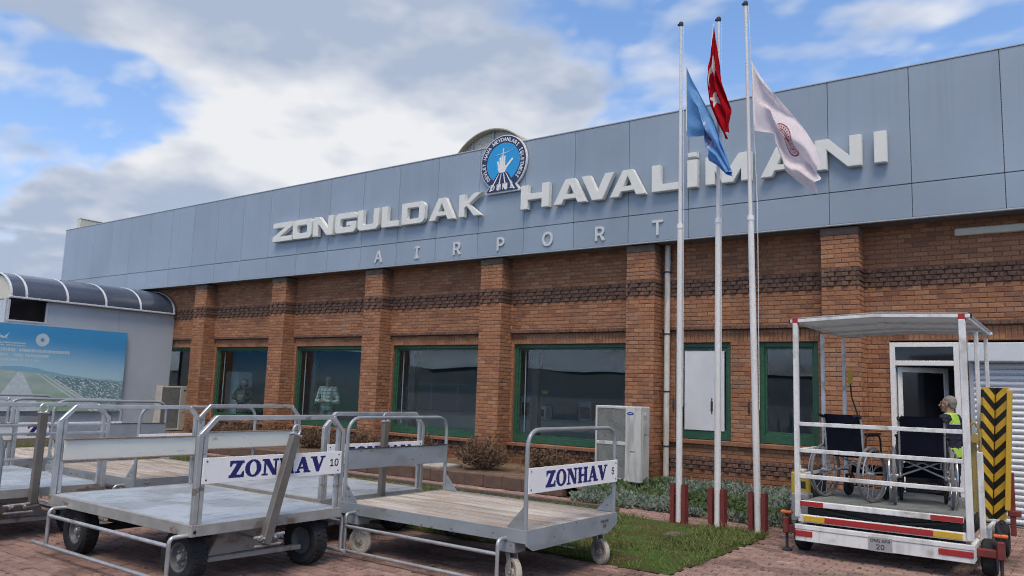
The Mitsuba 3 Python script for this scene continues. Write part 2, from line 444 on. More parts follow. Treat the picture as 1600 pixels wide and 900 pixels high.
def cat(meshes):
    ms = []
    for m in meshes:
        if isinstance(m, (tuple, list)):
            v, f = np.asarray(m[0], float), np.asarray(m[1], int)
            if f.shape[1] == 4:
                f = np.vstack([f[:, [0, 1, 2]], f[:, [0, 2, 3]]])
            m = trimesh.Trimesh(v, f, process=False)
        ms.append(m)
    return trimesh.util.concatenate(ms) if len(ms) > 1 else ms[0]


BOXF = np.array([[0, 2, 3, 1], [4, 5, 7, 6], [0, 1, 5, 4], [2, 6, 7, 3], [0, 4, 6, 2], [1, 3, 7, 5]])


def bx(x0, x1, y0, y1, z0, z1, c=0.0):
    """A box, its edges chamfered by c."""
    x0, x1 = min(x0, x1), max(x0, x1)
    y0, y1 = min(y0, y1), max(y0, y1)
    z0, z1 = min(z0, z1), max(z0, z1)
    if c <= 0:
        v = np.array([[x, y, z] for x in (x0, x1) for y in (y0, y1) for z in (z0, z1)], float)
        q = np.array([[0, 1, 3, 2], [4, 6, 7, 5], [0, 4, 5, 1], [2, 3, 7, 6], [0, 2, 6, 4], [1, 5, 7, 3]])
        return trimesh.Trimesh(v, np.vstack([q[:, [0, 1, 2]], q[:, [0, 2, 3]]]), process=False)
    c = min(c, (x1 - x0) * 0.45, (y1 - y0) * 0.45, (z1 - z0) * 0.45)
    pts = []
    for sx in (0, 1):
        for sy in (0, 1):
            for sz in (0, 1):
                X, Y, Z = (x1 if sx else x0), (y1 if sy else y0), (z1 if sz else z0)
                dx, dy, dz = (-c if sx else c), (-c if sy else c), (-c if sz else c)
                pts += [[X, Y + dy, Z + dz], [X + dx, Y, Z + dz], [X + dx, Y + dy, Z]]
    return hull(pts)


def hull(pts):
    m = m3.Manifold.hull_points(np.asarray(pts, float)).to_mesh()
    return trimesh.Trimesh(np.array(m.vert_properties[:, :3], float), np.array(m.tri_verts), process=False)


def tube(pts, r, sides=10, cap=True):
    p = np.asarray(pts, float)
    rr = np.broadcast_to(r, (len(p),)).astype(float)
    t = np.zeros_like(p)
    t[1:-1] = p[2:] - p[:-2]
    t[0], t[-1] = p[1] - p[0], p[-1] - p[-2]
    t /= np.linalg.norm(t, axis=1, keepdims=True)
    a = np.cross(t[0], [0, 0, 1.0] if abs(t[0][2]) < 0.9 else [1.0, 0, 0])
    a /= np.linalg.norm(a)
    V = []
    ang = np.arange(sides) * 2 * np.pi / sides + np.pi / sides
    for i in range(len(p)):
        a = a - t[i] * (a @ t[i])
        a /= np.linalg.norm(a)
        b = np.cross(t[i], a)
        V.append(p[i] + rr[i] * (np.cos(ang)[:, None] * a + np.sin(ang)[:, None] * b))
    V = np.vstack(V)
    F = []
    for i in range(len(p) - 1):
        for j in range(sides):
            k = (j + 1) % sides
            F += [[i * sides + j, i * sides + k, (i + 1) * sides + k], [i * sides + j, (i + 1) * sides + k, (i + 1) * sides + j]]
    if cap:
        n = len(V)
        V = np.vstack([V, p[0], p[-1]])
        e = (len(p) - 1) * sides
        for j in range(sides):
            k = (j + 1) % sides
            F += [[n, k, j], [n + 1, e + j, e + k]]
    return trimesh.Trimesh(V, np.array(F), process=False)


def sqtube(p0, p1, w, h=None, up=(0, 0, 1), c=0.004):
    """A rectangular bar from p0 to p1 (w across, h along 'up')."""
    h = w if h is None else h
    p0, p1 = np.asarray(p0, float), np.asarray(p1, float)
    L = np.linalg.norm(p1 - p0)
    z = (p1 - p0) / L
    u = np.asarray(up, float)
    if abs(u @ z) > 0.95:
        u = np.array([0, 1.0, 0])
    y = u - z * (u @ z)
    y /= np.linalg.norm(y)
    x = np.cross(y, z)
    b = bx(-w / 2, w / 2, -h / 2, h / 2, 0, L, c)
    M = np.eye(4)
    M[:3, 0], M[:3, 1], M[:3, 2], M[:3, 3] = x, y, z, p0
    b.apply_transform(M)
    return b


def round_path(pts, r, n=5):
    """A polyline with its inner corners rounded by r."""
    p = [np.asarray(q, float) for q in pts]
    out = [p[0]]
    for i in range(1, len(p) - 1):
        a, b = p[i - 1] - p[i], p[i + 1] - p[i]
        la, lb = np.linalg.norm(a), np.linalg.norm(b)
        k = min(r, la * 0.45, lb * 0.45)
        s, e = p[i] + a / la * k, p[i] + b / lb * k
        for t in np.linspace(0, 1, n):
            out.append((1 - t) ** 2 * s + 2 * t * (1 - t) * p[i] + t * t * e)
    out.append(p[-1])
    return np.array(out)


def lathe(profile, axis='z', n=28, loc=(0, 0, 0)):
    m = trimesh.creation.revolve(np.asarray(profile, float), sections=n)
    if axis == 'y':
        m.apply_transform(trimesh.transformations.rotation_matrix(-np.pi / 2, [1, 0, 0]))
    if axis == 'x':
        m.apply_transform(trimesh.transformations.rotation_matrix(np.pi / 2, [0, 1, 0]))
    m.apply_translation(loc)
    return m


def extrude(poly, h):
    gs = [g for g in getattr(poly, 'geoms', [poly]) if g.area > 1e-9]
    return cat([trimesh.creation.extrude_polygon(g, h, engine='earcut') for g in gs])


def face_front(m, x=0, y=0, z=0):
    """From lettering space (x right, y up, z out) onto a wall that faces -y."""
    M = np.array([[1, 0, 0, x], [0, 0, -1, y], [0, 1, 0, z], [0, 0, 0, 1.0]])
    m = m.copy()
    m.apply_transform(M)
    return m


def face_right(m, x=0, y=0, z=0):
    """From lettering space onto a plane that faces +x (reads along +y)."""
    M = np.array([[0, 0, 1, x], [1, 0, 0, y], [0, 1, 0, z], [0, 0, 0, 1.0]])
    m = m.copy()
    m.apply_transform(M)
    return m


def moved(m, loc=(0, 0, 0), rz=0.0):
    m = m.copy()
    if rz:
        m.apply_transform(trimesh.transformations.rotation_matrix(rz, [0, 0, 1]))
    m.apply_translation(loc)
    return m


def pose(loc=(0, 0, 0), rz=0.0):
    return T().translate([float(v) for v in loc]).rotate([0, 0, 1], math.degrees(rz))


# camera maths for choosing which bricks and pavers show largest
CAM = np.array([0.8194, -12.8985, 1.6])
FW = np.array([-0.58629883, 0.79928623, 0.13189087])
UP = np.array([0.04990747, -0.12686176, 0.99066409])
RT = np.cross(FW, UP)


def in_view(c, margin=0.03):
    d = np.asarray(c, float) - CAM
    z = d @ FW
    u, v = d @ RT / z * 1.5375, d @ UP / z * 1.5375
    return (z > 0.3) & (np.abs(u) < 1 + margin) & (np.abs(v) < 0.5625 + margin)


def rng(s):
    return np.random.default_rng(s)


# ------------------------------------------------------------------ bricks
def brick_arrays(rects, out, normal, depth=0.022, bevel=0.005, jitter=0.003, seed=1):
    """One small bevelled block per rect (a0, a1, z0, z1). normal: '-y' (a = x), '+x' or '-x' (a = y). out: the front plane's coordinate."""
    R = np.asarray(rects, float)
    n = len(R)
    r = rng(seed)
    pro = (r.random(n) - 0.5) * 2 * jitter
    j = 0.0012
    a0, a1, z0, z1 = (R[:, k] + (r.random(n) - 0.5) * 2 * j for k in range(4))
    rows = []
    for d, ins in ((depth, 0.0), (bevel, 0.0), (0.0, bevel)):
        for (a, z, sa, sz) in ((a0, z0, 1, 1), (a1, z0, -1, 1), (a1, z1, -1, -1), (a0, z1, 1, -1)):
            A, Z = a + sa * ins, z + sz * ins
            if normal == '-y':
                rows.append(np.stack([A, out + d - pro, Z], -1))
            elif normal == '+x':
                rows.append(np.stack([np.full(n, out) - d + pro, A, Z], -1))
            else:
                rows.append(np.stack([np.full(n, out) + d - pro, A, Z], -1))
    V = np.stack(rows, 1)
    F = [[8, 9, 10], [8, 10, 11]]
    for b in (0, 4):
        for k in range(4):
            q = (k + 1) % 4
            F += [[b + k, b + q, b + 4 + q], [b + k, b + 4 + q, b + 4 + k]]
    F = np.array(F)
    if normal == '-x':
        F = F[:, ::-1]
    return V, F


def join(V, F):
    n, k = V.shape[:2]
    return trimesh.Trimesh(V.reshape(-1, 3), (F[None] + (np.arange(n) * k)[:, None, None]).reshape(-1, 3), process=False)


BRICKS = []          # (V (n, 12, 3), F)


def lay(runs_of_row, rows, out, normal, along_shift=0.0, seed=1, jitter=0.003):
    rects = []
    g = 0.005
    for row in rows:
        z0, z1 = row * BH + g, (row + 1) * BH - g
        off = 0.5 * BW * (row % 2)
        for (a, b) in runs_of_row(row):
            k0, k1 = math.floor((a + along_shift + off) / BW + 1e-6), math.ceil((b + along_shift + off) / BW - 1e-6)
            for k in range(k0, k1):
                s, e = k * BW - off - along_shift + g, (k + 1) * BW - off - along_shift - g
                s, e = max(s, a + 0.001), min(e, b - 0.001)
                if e - s > 0.018:
                    rects.append((s, e, z0, z1))
    if rects:
        BRICKS.append(brick_arrays(rects, out, normal, seed=seed, jitter=jitter))


# ------------------------------------------------------------------ the ground
LX0, LX1, LY0, LY1 = -19.0, -2.36, -6.00, -3.30           # the lawn
s = 600.0
scene['ground'] = mikit.ply(bx(-s, s, -s, s, -0.6, -0.016), 'm_asphalt')
labels['ground'] = {'kind': 'structure', 'label': 'wide grey apron reaching away around the terminal', 'category': 'ground'}
scene['pavement'] = mikit.ply(bx(-22.0, 6.0, -13.5, 0.44, -0.05, -0.011), 'm_joint')
labels['pavement'] = {'kind': 'structure', 'label': 'worn red brown brick paving in front of the terminal', 'category': 'pavement'}


def paver_field():
    rects = []
    for row in range(int(-12.5 / PH), int(0.3 / PH)):
        y0, y1 = row * PH, (row + 1) * PH
        yc = (y0 + y1) / 2
        off = 0.5 * PW * (row % 2)
        for k in range(int(-16 / PW), int(4.5 / PW)):
            x0, x1 = k * PW - off, (k + 1) * PW - off
            xc = (x0 + x1) / 2
            if xc < LX1 and yc > LY0 and not (-3.28 < yc < -2.12):
                continue
            rects.append((x0, x1, y0, y1))
    R = np.array(rects)
    c = np.stack([(R[:, 0] + R[:, 1]) / 2, (R[:, 2] + R[:, 3]) / 2, 0 * R[:, 0]], -1)
    return R[in_view(c, 0.10)]


R = paver_field()
r_ = rng(5)
g_, b_ = 0.0050, 0.008
dz = (r_.random(len(R)) - 0.5) * 0.009
tx, ty = (r_.random(len(R)) - 0.5) * 0.03, (r_.random(len(R)) - 0.5) * 0.03
rows = []
for z, ins in ((-0.03, 0), (-b_, 0), (0.0, b_)):
    for (i, k, sx, sy) in ((0, 2, 1, 1), (1, 2, -1, 1), (1, 3, -1, -1), (0, 3, 1, -1)):
        x, y = R[:, i] + sx * (g_ + ins), R[:, k] + sy * (g_ + ins)
        xm, ym = (R[:, 0] + R[:, 1]) / 2, (R[:, 2] + R[:, 3]) / 2
        rows.append(np.stack([x, y, z + dz + (x - xm) * tx + (y - ym) * ty], -1))
PV = np.stack(rows, 1)
PF = [[8, 9, 10], [8, 10, 11]]
for b in (0, 4):
    for k in range(4):
        q = (k + 1) % 4
        PF += [[b + k, b + q, b + 4 + q], [b + k, b + 4 + q, b + 4 + k]]
PF = np.array(PF)
ctr = PV.mean(1)
seen = in_view(ctr, -0.005)
size = np.where(seen, ctr @ -FW + 1e6, 0)
order = np.argsort(np.where(seen, np.linalg.norm(ctr - CAM, axis=1), 1e9))
near = order[:300]
for i in near:
    add('paver', (PV[i], PF), 'm_paver', 'pavement')
rest = np.setdiff1d(np.arange(len(PV)), near)
add('paver_field', join(PV[rest], PF), 'm_paver', 'pavement', kind='stuff', label='further red brown pavers of the apron')

# low wooded hills across the airfield, behind the camera (mirrored in the window panes)
hx = np.linspace(-700, 700, 141)
hh = 6 + 17 * meshkit.fbm(np.stack([hx / 120, 0 * hx, 0 * hx], -1), 4, 17)
V = np.concatenate([np.stack([hx, 0 * hx - 330, 0 * hx - 0.5], -1), np.stack([hx, 0 * hx - 390, hh], -1), np.stack([hx, 0 * hx - 470, 0 * hx - 0.5], -1)])
n = len(hx)
Q = np.array([[k * n + i, k * n + i + 1, (k + 1) * n + i + 1, (k + 1) * n + i] for k in (0, 1) for i in range(n - 1)])
scene['hills'] = mikit.ply((V, Q[:, ::-1]), 'm_hills', True)
labels['hills'] = {'kind': 'structure', 'label': 'low dark wooded hills across the airfield', 'category': 'hills'}
mat('m_hills', mikit.proc(lambda p, n, uv: mi.Color3f(0.085, 0.105, 0.115) * (0.75 + 0.5 * fbm(p.x * 0.08, p.z * 0.2, 0, 4))), 0.95)

# lawn soil, a slightly bumpy sheet a little above the paving
nx, ny = 170, 60
X, Y = np.meshgrid(np.linspace(LX0, LX1, nx), np.linspace(LY0, LY1 + 0.02, ny), indexing='ij')
Z = 0.012 + 0.035 * meshkit.fbm(np.stack([X * 1.6, Y * 1.6, 0 * X], -1), 4, 3)
edge = np.minimum(1, np.minimum(np.minimum(LX1 - X, Y - LY0), 0.25) / 0.25)
Z = Z * np.clip(edge, 0.0, 1) + 0.002
V = np.stack([X, Y, Z], -1).reshape(-1, 3)
idx = np.arange(nx * ny).reshape(nx, ny)
Q = np.stack([idx[:-1, :-1], idx[1:, :-1], idx[1:, 1:], idx[:-1, 1:]], -1).reshape(-1, 4)
scene['lawn'] = mikit.ply((V, Q), 'm_lawn_soil', True)
labels['lawn'] = {'kind': 'structure', 'label': 'patchy lawn strip around the flagpoles', 'category': 'lawn'}


def lawn_height(x, y):
    return 0.012 + 0.035 * meshkit.fbm(np.stack([x * 1.6, y * 1.6, 0 * x], -1), 4, 3)


def blades(xy, z, h, w, seed, lean=0.5, segs=1):
    r = rng(seed)
    n = len(xy)
    a = r.random(n) * 2 * np.pi
    side = np.stack([np.cos(a), np.sin(a), 0 * a], -1) * (w * (0.6 + 0.8 * r.random(n)))[:, None]
    b = r.random(n) * 2 * np.pi
    H = h * (0.5 + 0.9 * r.random(n))
    tip = np.stack([np.cos(b) * lean * H, np.sin(b) * lean * H, H], -1)
    base = np.stack([xy[:, 0], xy[:, 1], z], -1)
    mid = base + tip * np.array([0.35, 0.35, 0.6])
    V = np.stack([base - side, base + side, mid + side * 0.7, mid - side * 0.7, base + tip], 1)
    F = np.array([[0, 1, 2], [0, 2, 3], [3, 2, 4]])
    return join(V, F)


r_ = rng(8)
xy = np.stack([LX0 + 0.05 + (LX1 - LX0 + 0.03) * r_.random(260000) ** 0.72, LY0 - 0.06 + (LY1 - LY0 + 0.14) * r_.random(260000)], -1)
xy = xy[(meshkit.fbm(np.stack([xy[:, 0] * 5, xy[:, 1] * 5, 0 * xy[:, 0]], -1), 3, 19) * 0.16 - 0.06 < xy[:, 1] - LY0 + 0.02) & (meshkit.fbm(np.stack([xy[:, 0] * 5, xy[:, 1] * 5, 0 * xy[:, 0]], -1), 3, 29) * 0.22 - 0.08 < LX1 + 0.05 - xy[:, 0])]
dens = meshkit.fbm(np.stack([xy[:, 0] * 1.1, xy[:, 1] * 1.1, 0 * xy[:, 0]], -1), 4, 9)
bare = np.exp(-((xy[:, 0] + 3.2) / 1.0) ** 2 - ((xy[:, 1] + 3.55) / 0.42) ** 2)
keep = (r_.random(len(xy)) < np.clip((dens - 0.36) * 4.5, 0.05, 1) * (1 - 0.9 * bare)) & in_view(np.c_[xy, 0 * xy[:, 0]], 0.05)
xy = xy[keep]
tuft = meshkit.fbm(np.stack([xy[:, 0] * 4, xy[:, 1] * 4, 0 * xy[:, 0]], -1), 3, 4)
wd = xy[r_.random(len(xy)) < 0.012]
tall = blades(np.repeat(wd, 5, 0) + r_.normal(size=(len(wd) * 5, 2)) * 0.018, lawn_height(np.repeat(wd[:, 0], 5), np.repeat(wd[:, 1], 5)) - 0.004, 0.085, 0.0055, 14, 0.9)
scene['grass'] = mikit.ply(cat([tall, blades(xy, lawn_height(xy[:, 0], xy[:, 1]) - 0.004, 0.018 + 0.11 * np.clip(tuft - 0.32, 0, 1), 0.0042, 4, 0.8)]), 'm_grass')
labels['grass'] = {'kind': 'stuff', 'label': 'short patchy green grass of the lawn strip', 'category': 'grass'}

# a few dry leaves and crumbs blown over the paving
N = 420
lx, ly = -9 + 11.5 * r_.random(N), -10.5 + 7.5 * r_.random(N)
ok_ = ~((lx < LX1) & (ly > LY0 - 0.02)) | (r_.random(N) < 0.25)
LP = np.stack([lx, ly, 0 * lx + 0.012], -1)[ok_]
r2 = rng(61)
a_ = r2.random(len(LP)) * 2 * np.pi
L_ = 0.012 + 0.030 * r2.random(len(LP)) ** 2
d_ = np.stack([np.cos(a_) * L_, np.sin(a_) * L_, r2.random(len(LP)) * 0.008], -1)
w_ = np.stack([-np.sin(a_) * L_ * 0.5, np.cos(a_) * L_ * 0.5, 0 * a_ + 0.004], -1)
scene['fallen_leaves'] = mikit.ply(join(np.stack([LP - d_, LP + w_, LP + d_, LP - w_ + [0, 0, 0.006]], 1), np.array([[0, 1, 2], [0, 2, 3]])), 'm_shrub')
labels['fallen_leaves'] = {'kind': 'stuff', 'label': 'small dry leaves scattered over the paving', 'category': 'leaves'}

# planting bed against the wall, and the low kerb that holds it
nx, ny = 120, 24
X, Y = np.meshgrid(np.linspace(-21.7, -2.30, nx), np.linspace(-2.0, 0.44, ny), indexing='ij')
raise_ = np.clip((-5.3 - X) / 0.7, 0, 1)
Z = 0.02 + 0.13 * raise_ + 0.05 * meshkit.fbm(np.stack([X * 2, Y * 2, 0 * X], -1), 4, 6)
V = np.stack([X, Y, Z], -1).reshape(-1, 3)
idx = np.arange(nx * ny).reshape(nx, ny)
Q = np.stack([idx[:-1, :-1], idx[1:, :-1], idx[1:, 1:], idx[:-1, 1:]], -1).reshape(-1, 4)
scene['bed_soil'] = mikit.ply((V, Q), 'm_soil', True)
labels['bed_soil'] = {'kind': 'structure', 'label': 'bare brown soil of the planting bed along the brick wall', 'category': 'soil'}

k = thing('planter_kerb', 'low brown tiled kerb holding the planting bed below the windows', 'kerb')
x = -16.4
r_ = rng(12)
while x < -6.0:
    w = 0.40
    d_ = (r_.random() - 0.5) * 0.012
    add('kerb_stone', bx(x + 0.004, x + w - 0.004, -2.07 + d_, -1.90 + d_, -0.01, 0.205 + (r_.random() - 0.5) * 0.01, 0.012), 'm_soil_kerb', k)
    x += w
mat('m_soil_kerb', mikit.proc(lambda p, n, uv: mi.Color3f(0.115, 0.072, 0.055) * (0.55 + 0.8 * fbm(p.x * 10, p.y * 10, p.z * 10, 4))), 0.75)
k = thing('edging_strip', 'dark low edging strip between the paved path and the lawn', 'edging')
x = -15.0
while x < -4.9:
    add('edging_stone', bx(x + 0.004, x + 0.796, -2.86, -2.76, -0.02, 0.06 + (r_.random() - 0.5) * 0.008, 0.01), 'm_concrete_dark', k)
    x += 0.8
mat('m_concrete_dark', mikit.proc(lambda p, n, uv: mi.Color3f(0.085, 0.07, 0.055) * (0.5 + 0.9 * fbm(p.x * 9, p.y * 9, p.z * 9, 4))), 0.9)
t = thing('stepping_slab', 'pale stone slab lying in the planting bed beside the dry shrub', 'slab')
add('slab', bx(-9.9, -8.75, -1.88, -1.2, 0.12, 0.235, 0.02), 'm_concrete', t)
t = thing('concrete_pad', 'flat dark concrete pad sunk in the grass before the flagpoles', 'slab')
add('pad', bx(-3.30, -2.80, -4.22, -3.90, -0.02, 0.036, 0.015), 'm_concrete_dark', t)

# grey green ground cover
r_ = rng(21)
N = 40000
xy = np.stack([-6.3 + 4.05 * r_.random(N), -2.5 + 2.85 * r_.random(N)], -1)
hump = meshkit.fbm(np.stack([xy[:, 0] * 2.2, xy[:, 1] * 2.2, 0 * xy[:, 0]], -1), 3, 13)
lim = np.clip((xy[:, 1] + 2.5 + 0.35 * (hump - 0.5)) / 0.25, 0, 1) * np.clip((xy[:, 0] + 6.3 - 0.55 * (xy[:, 1] < -1.5)) / 0.3, 0, 1)
keep = (lim > 0.2) & (hump > 0.27)
xy, hump, lim = xy[keep], hump[keep], lim[keep]
hz = (0.04 + 0.34 * np.clip(hump - 0.2, 0, 1)) * np.clip(lim, 0.3, 1)
z = 0.03 + hz * r_.random(len(xy)) ** 0.6


def leaves(P, size, seed, updir=0.5):
    r = rng(seed)
    n = len(P)
    d = r.normal(size=(n, 3)) + np.array([0, 0, updir])
    d /= np.linalg.norm(d, axis=1, keepdims=True)
    s_ = np.cross(d, r.normal(size=(n, 3)))
    s_ /= np.linalg.norm(s_, axis=1, keepdims=True)
    L = (size * (0.6 + 0.8 * r.random(n)))[:, None]
    V = np.stack([P, P + d * L * 0.5 + s_ * L * 0.2, P + d * L, P + d * L * 0.5 - s_ * L * 0.2], 1)
    return join(V, np.array([[0, 1, 2], [0, 2, 3]]))


scene['ground_cover'] = mikit.ply(leaves(np.c_[xy, z], 0.075, 22), 'm_ground_cover')
labels['ground_cover'] = {'kind': 'stuff', 'label': 'low grey green ground cover plants behind the flagpoles', 'category': 'ground cover'}


def shrub(x, y, z, rx, rz, seed, label, n=2600):
    t = thing('shrub', label, 'shrub', None)
    r = rng(seed)
    stems = []
    tips = []
    for i in range(70):
        a, b = r.random() * 2 * np.pi, r.random() ** 0.6
        e = np.array([x + math.cos(a) * rx * b, y + math.sin(a) * rx * 0.8 * b, z + rz * (0.55 + 0.5 * r.random()) * (1 - 0.35 * b * b)])
        s0 = np.array([x + math.cos(a) * 0.12 * rx, y + math.sin(a) * 0.12 * rx, z])
        m_ = (s0 + e) / 2 + np.array([0, 0, 0.12 * rz]) + r.normal(size=3) * 0.02
        stems.append(tube([s0, m_, e], [0.007, 0.005, 0.002], 4, False))
        tips += [s0 + (e - s0) * q + r.normal(size=3) * 0.05 * rx for q in r.uniform(0.3, 1.08, n // 70)]
    P = np.array(tips)
    P[:, 2] = np.maximum(P[:, 2], z + 0.01)
    add('stems', cat(stems), 'm_twig', t)
    add('foliage', leaves(P, 0.062, seed + 1, 1.1), 'm_shrub', t)


shrub(-8.30, -1.15, 0.15, 0.62, 0.58, 31, 'large dry brown shrub right of the third brick pier, beside the pale slab')
shrub(-7.15, -0.80, 0.15, 0.55, 0.48, 32, 'dry brown shrub under the widest visible window, left of the white air conditioner')
shrub(-6.45, -0.35, 0.12, 0.35, 0.42, 33, 'small dry twiggy shrub squeezed behind the white air conditioner', 1500)
for i, (x, lab) in enumerate([(-10.6, 'dry brown shrub at the foot of the third window'), (-12.2, 'dry brown shrub before the left edge of the third window'),
                              (-13.7, 'dry brown shrub just left of the pier between second and third window'), (-15.1, 'dry brown shrub below the second window behind the carts'),
                              (-16.6, 'dry brown shrub at the pier between first and second window'), (-18.0, 'dry brown shrub below the first window behind the carts')]):
    shrub(x, -0.55, 0.15, 0.72, 0.5, 40 + i, lab, 2000)


# ------------------------------------------------------------------ the terminal
TERM = thing('airport_terminal', 'long brick terminal with grey metal fascia and green framed windows', 'building')
YW, YR, YP = 0.45, 0.52, 0.10                 # upper wall face, recessed face under the lintel line, pier face
PIERS = [-20.20 + 3.5 * i for i in range(-1, 7)] + [4.35]
PIERS[1:7] = [-20.20, -16.62, -13.08, -9.55, -6.07, -2.57]
PIERS[7] = 0.98
PWID = 0.57
TOP = 4.405
BIG = [(PIERS[i] + PWID + 0.07, PIERS[i + 1] - 0.05) for i in (0, 1, 2, 3, 4)]
SMALL = [(-5.27, -4.23), (-3.74, -2.75)]
DOOR = (-1.67, -0.72)
SHUT = (-0.60, 0.90)
ZB, ZS, ZT = 0.60, 0.90, 2.61


def cut(run, holes):
    segs = [run]
    for (h0, h1) in holes:
        new = []
        for (a, b) in segs:
            if h1 <= a or h0 >= b:
                new.append((a, b))
            else:
                if h0 > a:
                    new.append((a, h0))
                if h1 < b:
                    new.append((h1, b))
        segs = new
    return [q for q in segs if q[1] - q[0] > 0.02]


def bay_runs():
    return [(PIERS[i] + PWID, PIERS[i + 1]) for i in range(len(PIERS) - 1)]


def upper(row):
    if row in (46, 47, 48, 49):
        return []
    return bay_runs()


def lower(row):
    z = (row + 0.5) * BH
    out = []
    for i, r in enumerate(bay_runs()):
        holes = []
        if i < 5:
            if z > ZB - 0.075:
                holes.append(BIG[i])
            if ZB - 0.075 < z < ZB:
                continue
            if 0.375 < z < 0.525:
                continue
        elif i == 5:
            if z > ZS:
                holes += SMALL
            if ZS - 0.075 < z < ZS:
                continue
            if 0.375 < z < 0.60:
                continue
        else:
            holes += [DOOR, SHUT]
        if z > ZT:
            continue
        out += cut(r, holes)
    return out


lay(upper, range(38, 59), YW, '-y', 0, 101)
lay(lower, range(0, 35), YR, '-y', 0, 102)
for i, p in enumerate(PIERS[:-1]):
    lay(lambda row: [] if row in (46, 47, 48, 49) else [(p, p + PWID)], range(0, 57), YP, '-y', 0, 110 + i)
    lay(lambda row: [] if row in (46, 47, 48, 49) else [(YP + 0.026, YW + 0.10)], range(0, 57), p + PWID, '+x', 0.37, 130 + i)
    lay(lambda row: [] if row in (46, 47, 48, 49) else [(YP + 0.026, YW + 0.10)], range(0, 57), p, '-x', 0.37, 150 + i)

# mortar behind the bricks
back = []
YM = 0.008
for i, r in enumerate(bay_runs()):
    back.append(bx(r[0] - 0.05, r[1] + 0.05, YW + YM, 0.70, 2.85, 4.45))
    if i < 5:
        w = [BIG[i]]
        zb = ZB - 0.01
    elif i == 5:
        w, zb = SMALL, ZS - 0.01
    else:
        w, zb = [DOOR, SHUT], 0.0
    if zb > 0:
        back.append(bx(r[0] - 0.05, r[1] + 0.05, YR + YM, 0.70, -0.1, zb))
    for (a, b) in cut((r[0] - 0.05, r[1] + 0.05), w):
        back.append(bx(a, b, YR + YM, 0.70, zb, ZT))
    back.append(bx(r[0] - 0.05, r[1] + 0.05, YR + YM, 0.70, ZT, 2.849))
for p in PIERS[:-1]:
    back.append(bx(p + YM, p + PWID - YM, YP + YM, 0.69, -0.1, 4.27))
back.append(bx(-28.0, PIERS[0] - 0.0, YW, 0.70, -0.1, 4.45))
WALL = add('wall', cat(back), 'm_mortar', TERM)

# the 300 bricks that show largest are parts, the rest one mesh
allV = np.concatenate([b[0] for b in BRICKS])
F0 = BRICKS[0][1]
faces = [np.broadcast_to(b[1], (len(b[0]),) + b[1].shape) for b in BRICKS]
allF = np.concatenate(faces)
ctr = allV.mean(1)
seen = in_view(ctr, -0.01)
dist = np.linalg.norm(ctr - CAM, axis=1)
wid = np.linalg.norm(allV[:, 8] - allV[:, 9], axis=1)
hid = ((ctr[:, 0] > -1.75) & (ctr[:, 0] < -0.1) & (ctr[:, 2] < 1.55)) | (np.abs(ctr[:, 1] - YR) < 0.05) & (ctr[:, 0] < -6)
score = np.where(seen & ~hid, wid / dist, 0)
best = np.argsort(-score)[:300]
for i in best:
    add('brick', (allV[i], allF[i]), 'm_brick', WALL)
rest = np.setdiff1d(np.arange(len(allV)), best)
k = allV.shape[1]
add('brick_courses', trimesh.Trimesh(allV[rest].reshape(-1, 3), (allF[rest] + (np.arange(len(rest)) * k)[:, None, None]).reshape(-1, 3), process=False),
    'm_brick', WALL, kind='stuff', label='further brick courses of the wall and piers')

# dark decorative bands of set-out bricks, soldier courses over the windows
dark, sold = [], []
r_ = rng(77)


def band(a, b, y, rows, wrap=False):
    for row in rows:
        off = (row % 2) * 0.054
        x = math.floor(a / 0.1075) * 0.1075 + off
        while x < b:
            s_, e_ = max(x + 0.006, a + 0.002), min(x + 0.1015, b - 0.002)
            if e_ - s_ > 0.02:
                pr = 0.006 + 0.024 * ((int(round(x / 0.1075)) + row) % 2) + 0.006 * r_.random()
                dark.append(bx(s_, e_, y - pr, y + 0.05, row * BH + 0.008, (row + 1) * BH - 0.006, 0.006))
            x += 0.1075


for i, r in enumerate(bay_runs()):
    band(r[0], r[1], YW, (46, 47, 48, 49))
    if i < 6:
        band(r[0], r[1], YR, (5, 6) if i < 5 else (5, 6, 7))
    w = [BIG[i]] if i < 5 else (SMALL if i == 5 else [DOOR, SHUT])
    x = r[0] + 0.004
    while x < r[1] - 0.02:
        e_ = min(x + 0.068, r[1] - 0.003)
        sold.append(bx(x, e_, YR - 0.003 * r_.random(), YR + 0.06, ZT + 0.004, 2.822, 0.005))
        x += 0.075
    x = r[0] + 0.004
    while x < r[1] - 0.03:
        e_ = min(x + 0.10, r[1] - 0.003)
        dark.append(bx(x, e_, YW - 0.012 - 0.006 * r_.random(), YW + 0.09, 2.836, 2.90, 0.005))
        x += 0.1075
for p in PIERS[:-1]:
    band(p + 0.002, p + PWID - 0.002, YP, (46, 47, 48, 49))
    for row in (46, 47, 48, 49):
        dark.append(bx(p + PWID - 0.03, p + PWID + 0.006 + 0.012 * (row % 2), YP + 0.02, YW, row * BH + 0.008, (row + 1) * BH - 0.006, 0.006))
        dark.append(bx(p - 0.006, p + 0.03, YP + 0.02, YW, row * BH + 0.008, (row + 1) * BH - 0.006, 0.006))
add('decorative_band', cat(dark), 'm_dark_brick', WALL, label='dark purple brown bands of set-out bricks', kind='stuff')
add('soldier_course', cat(sold), 'm_brick', WALL, label='upright bricks above the windows', kind='stuff')
for p in PIERS[:-1]:
    add('corbel', bx(p - 0.004, p + PWID + 0.004, YP - 0.012, YW, 4.272, 4.40, 0.008), 'm_corbel', WALL)
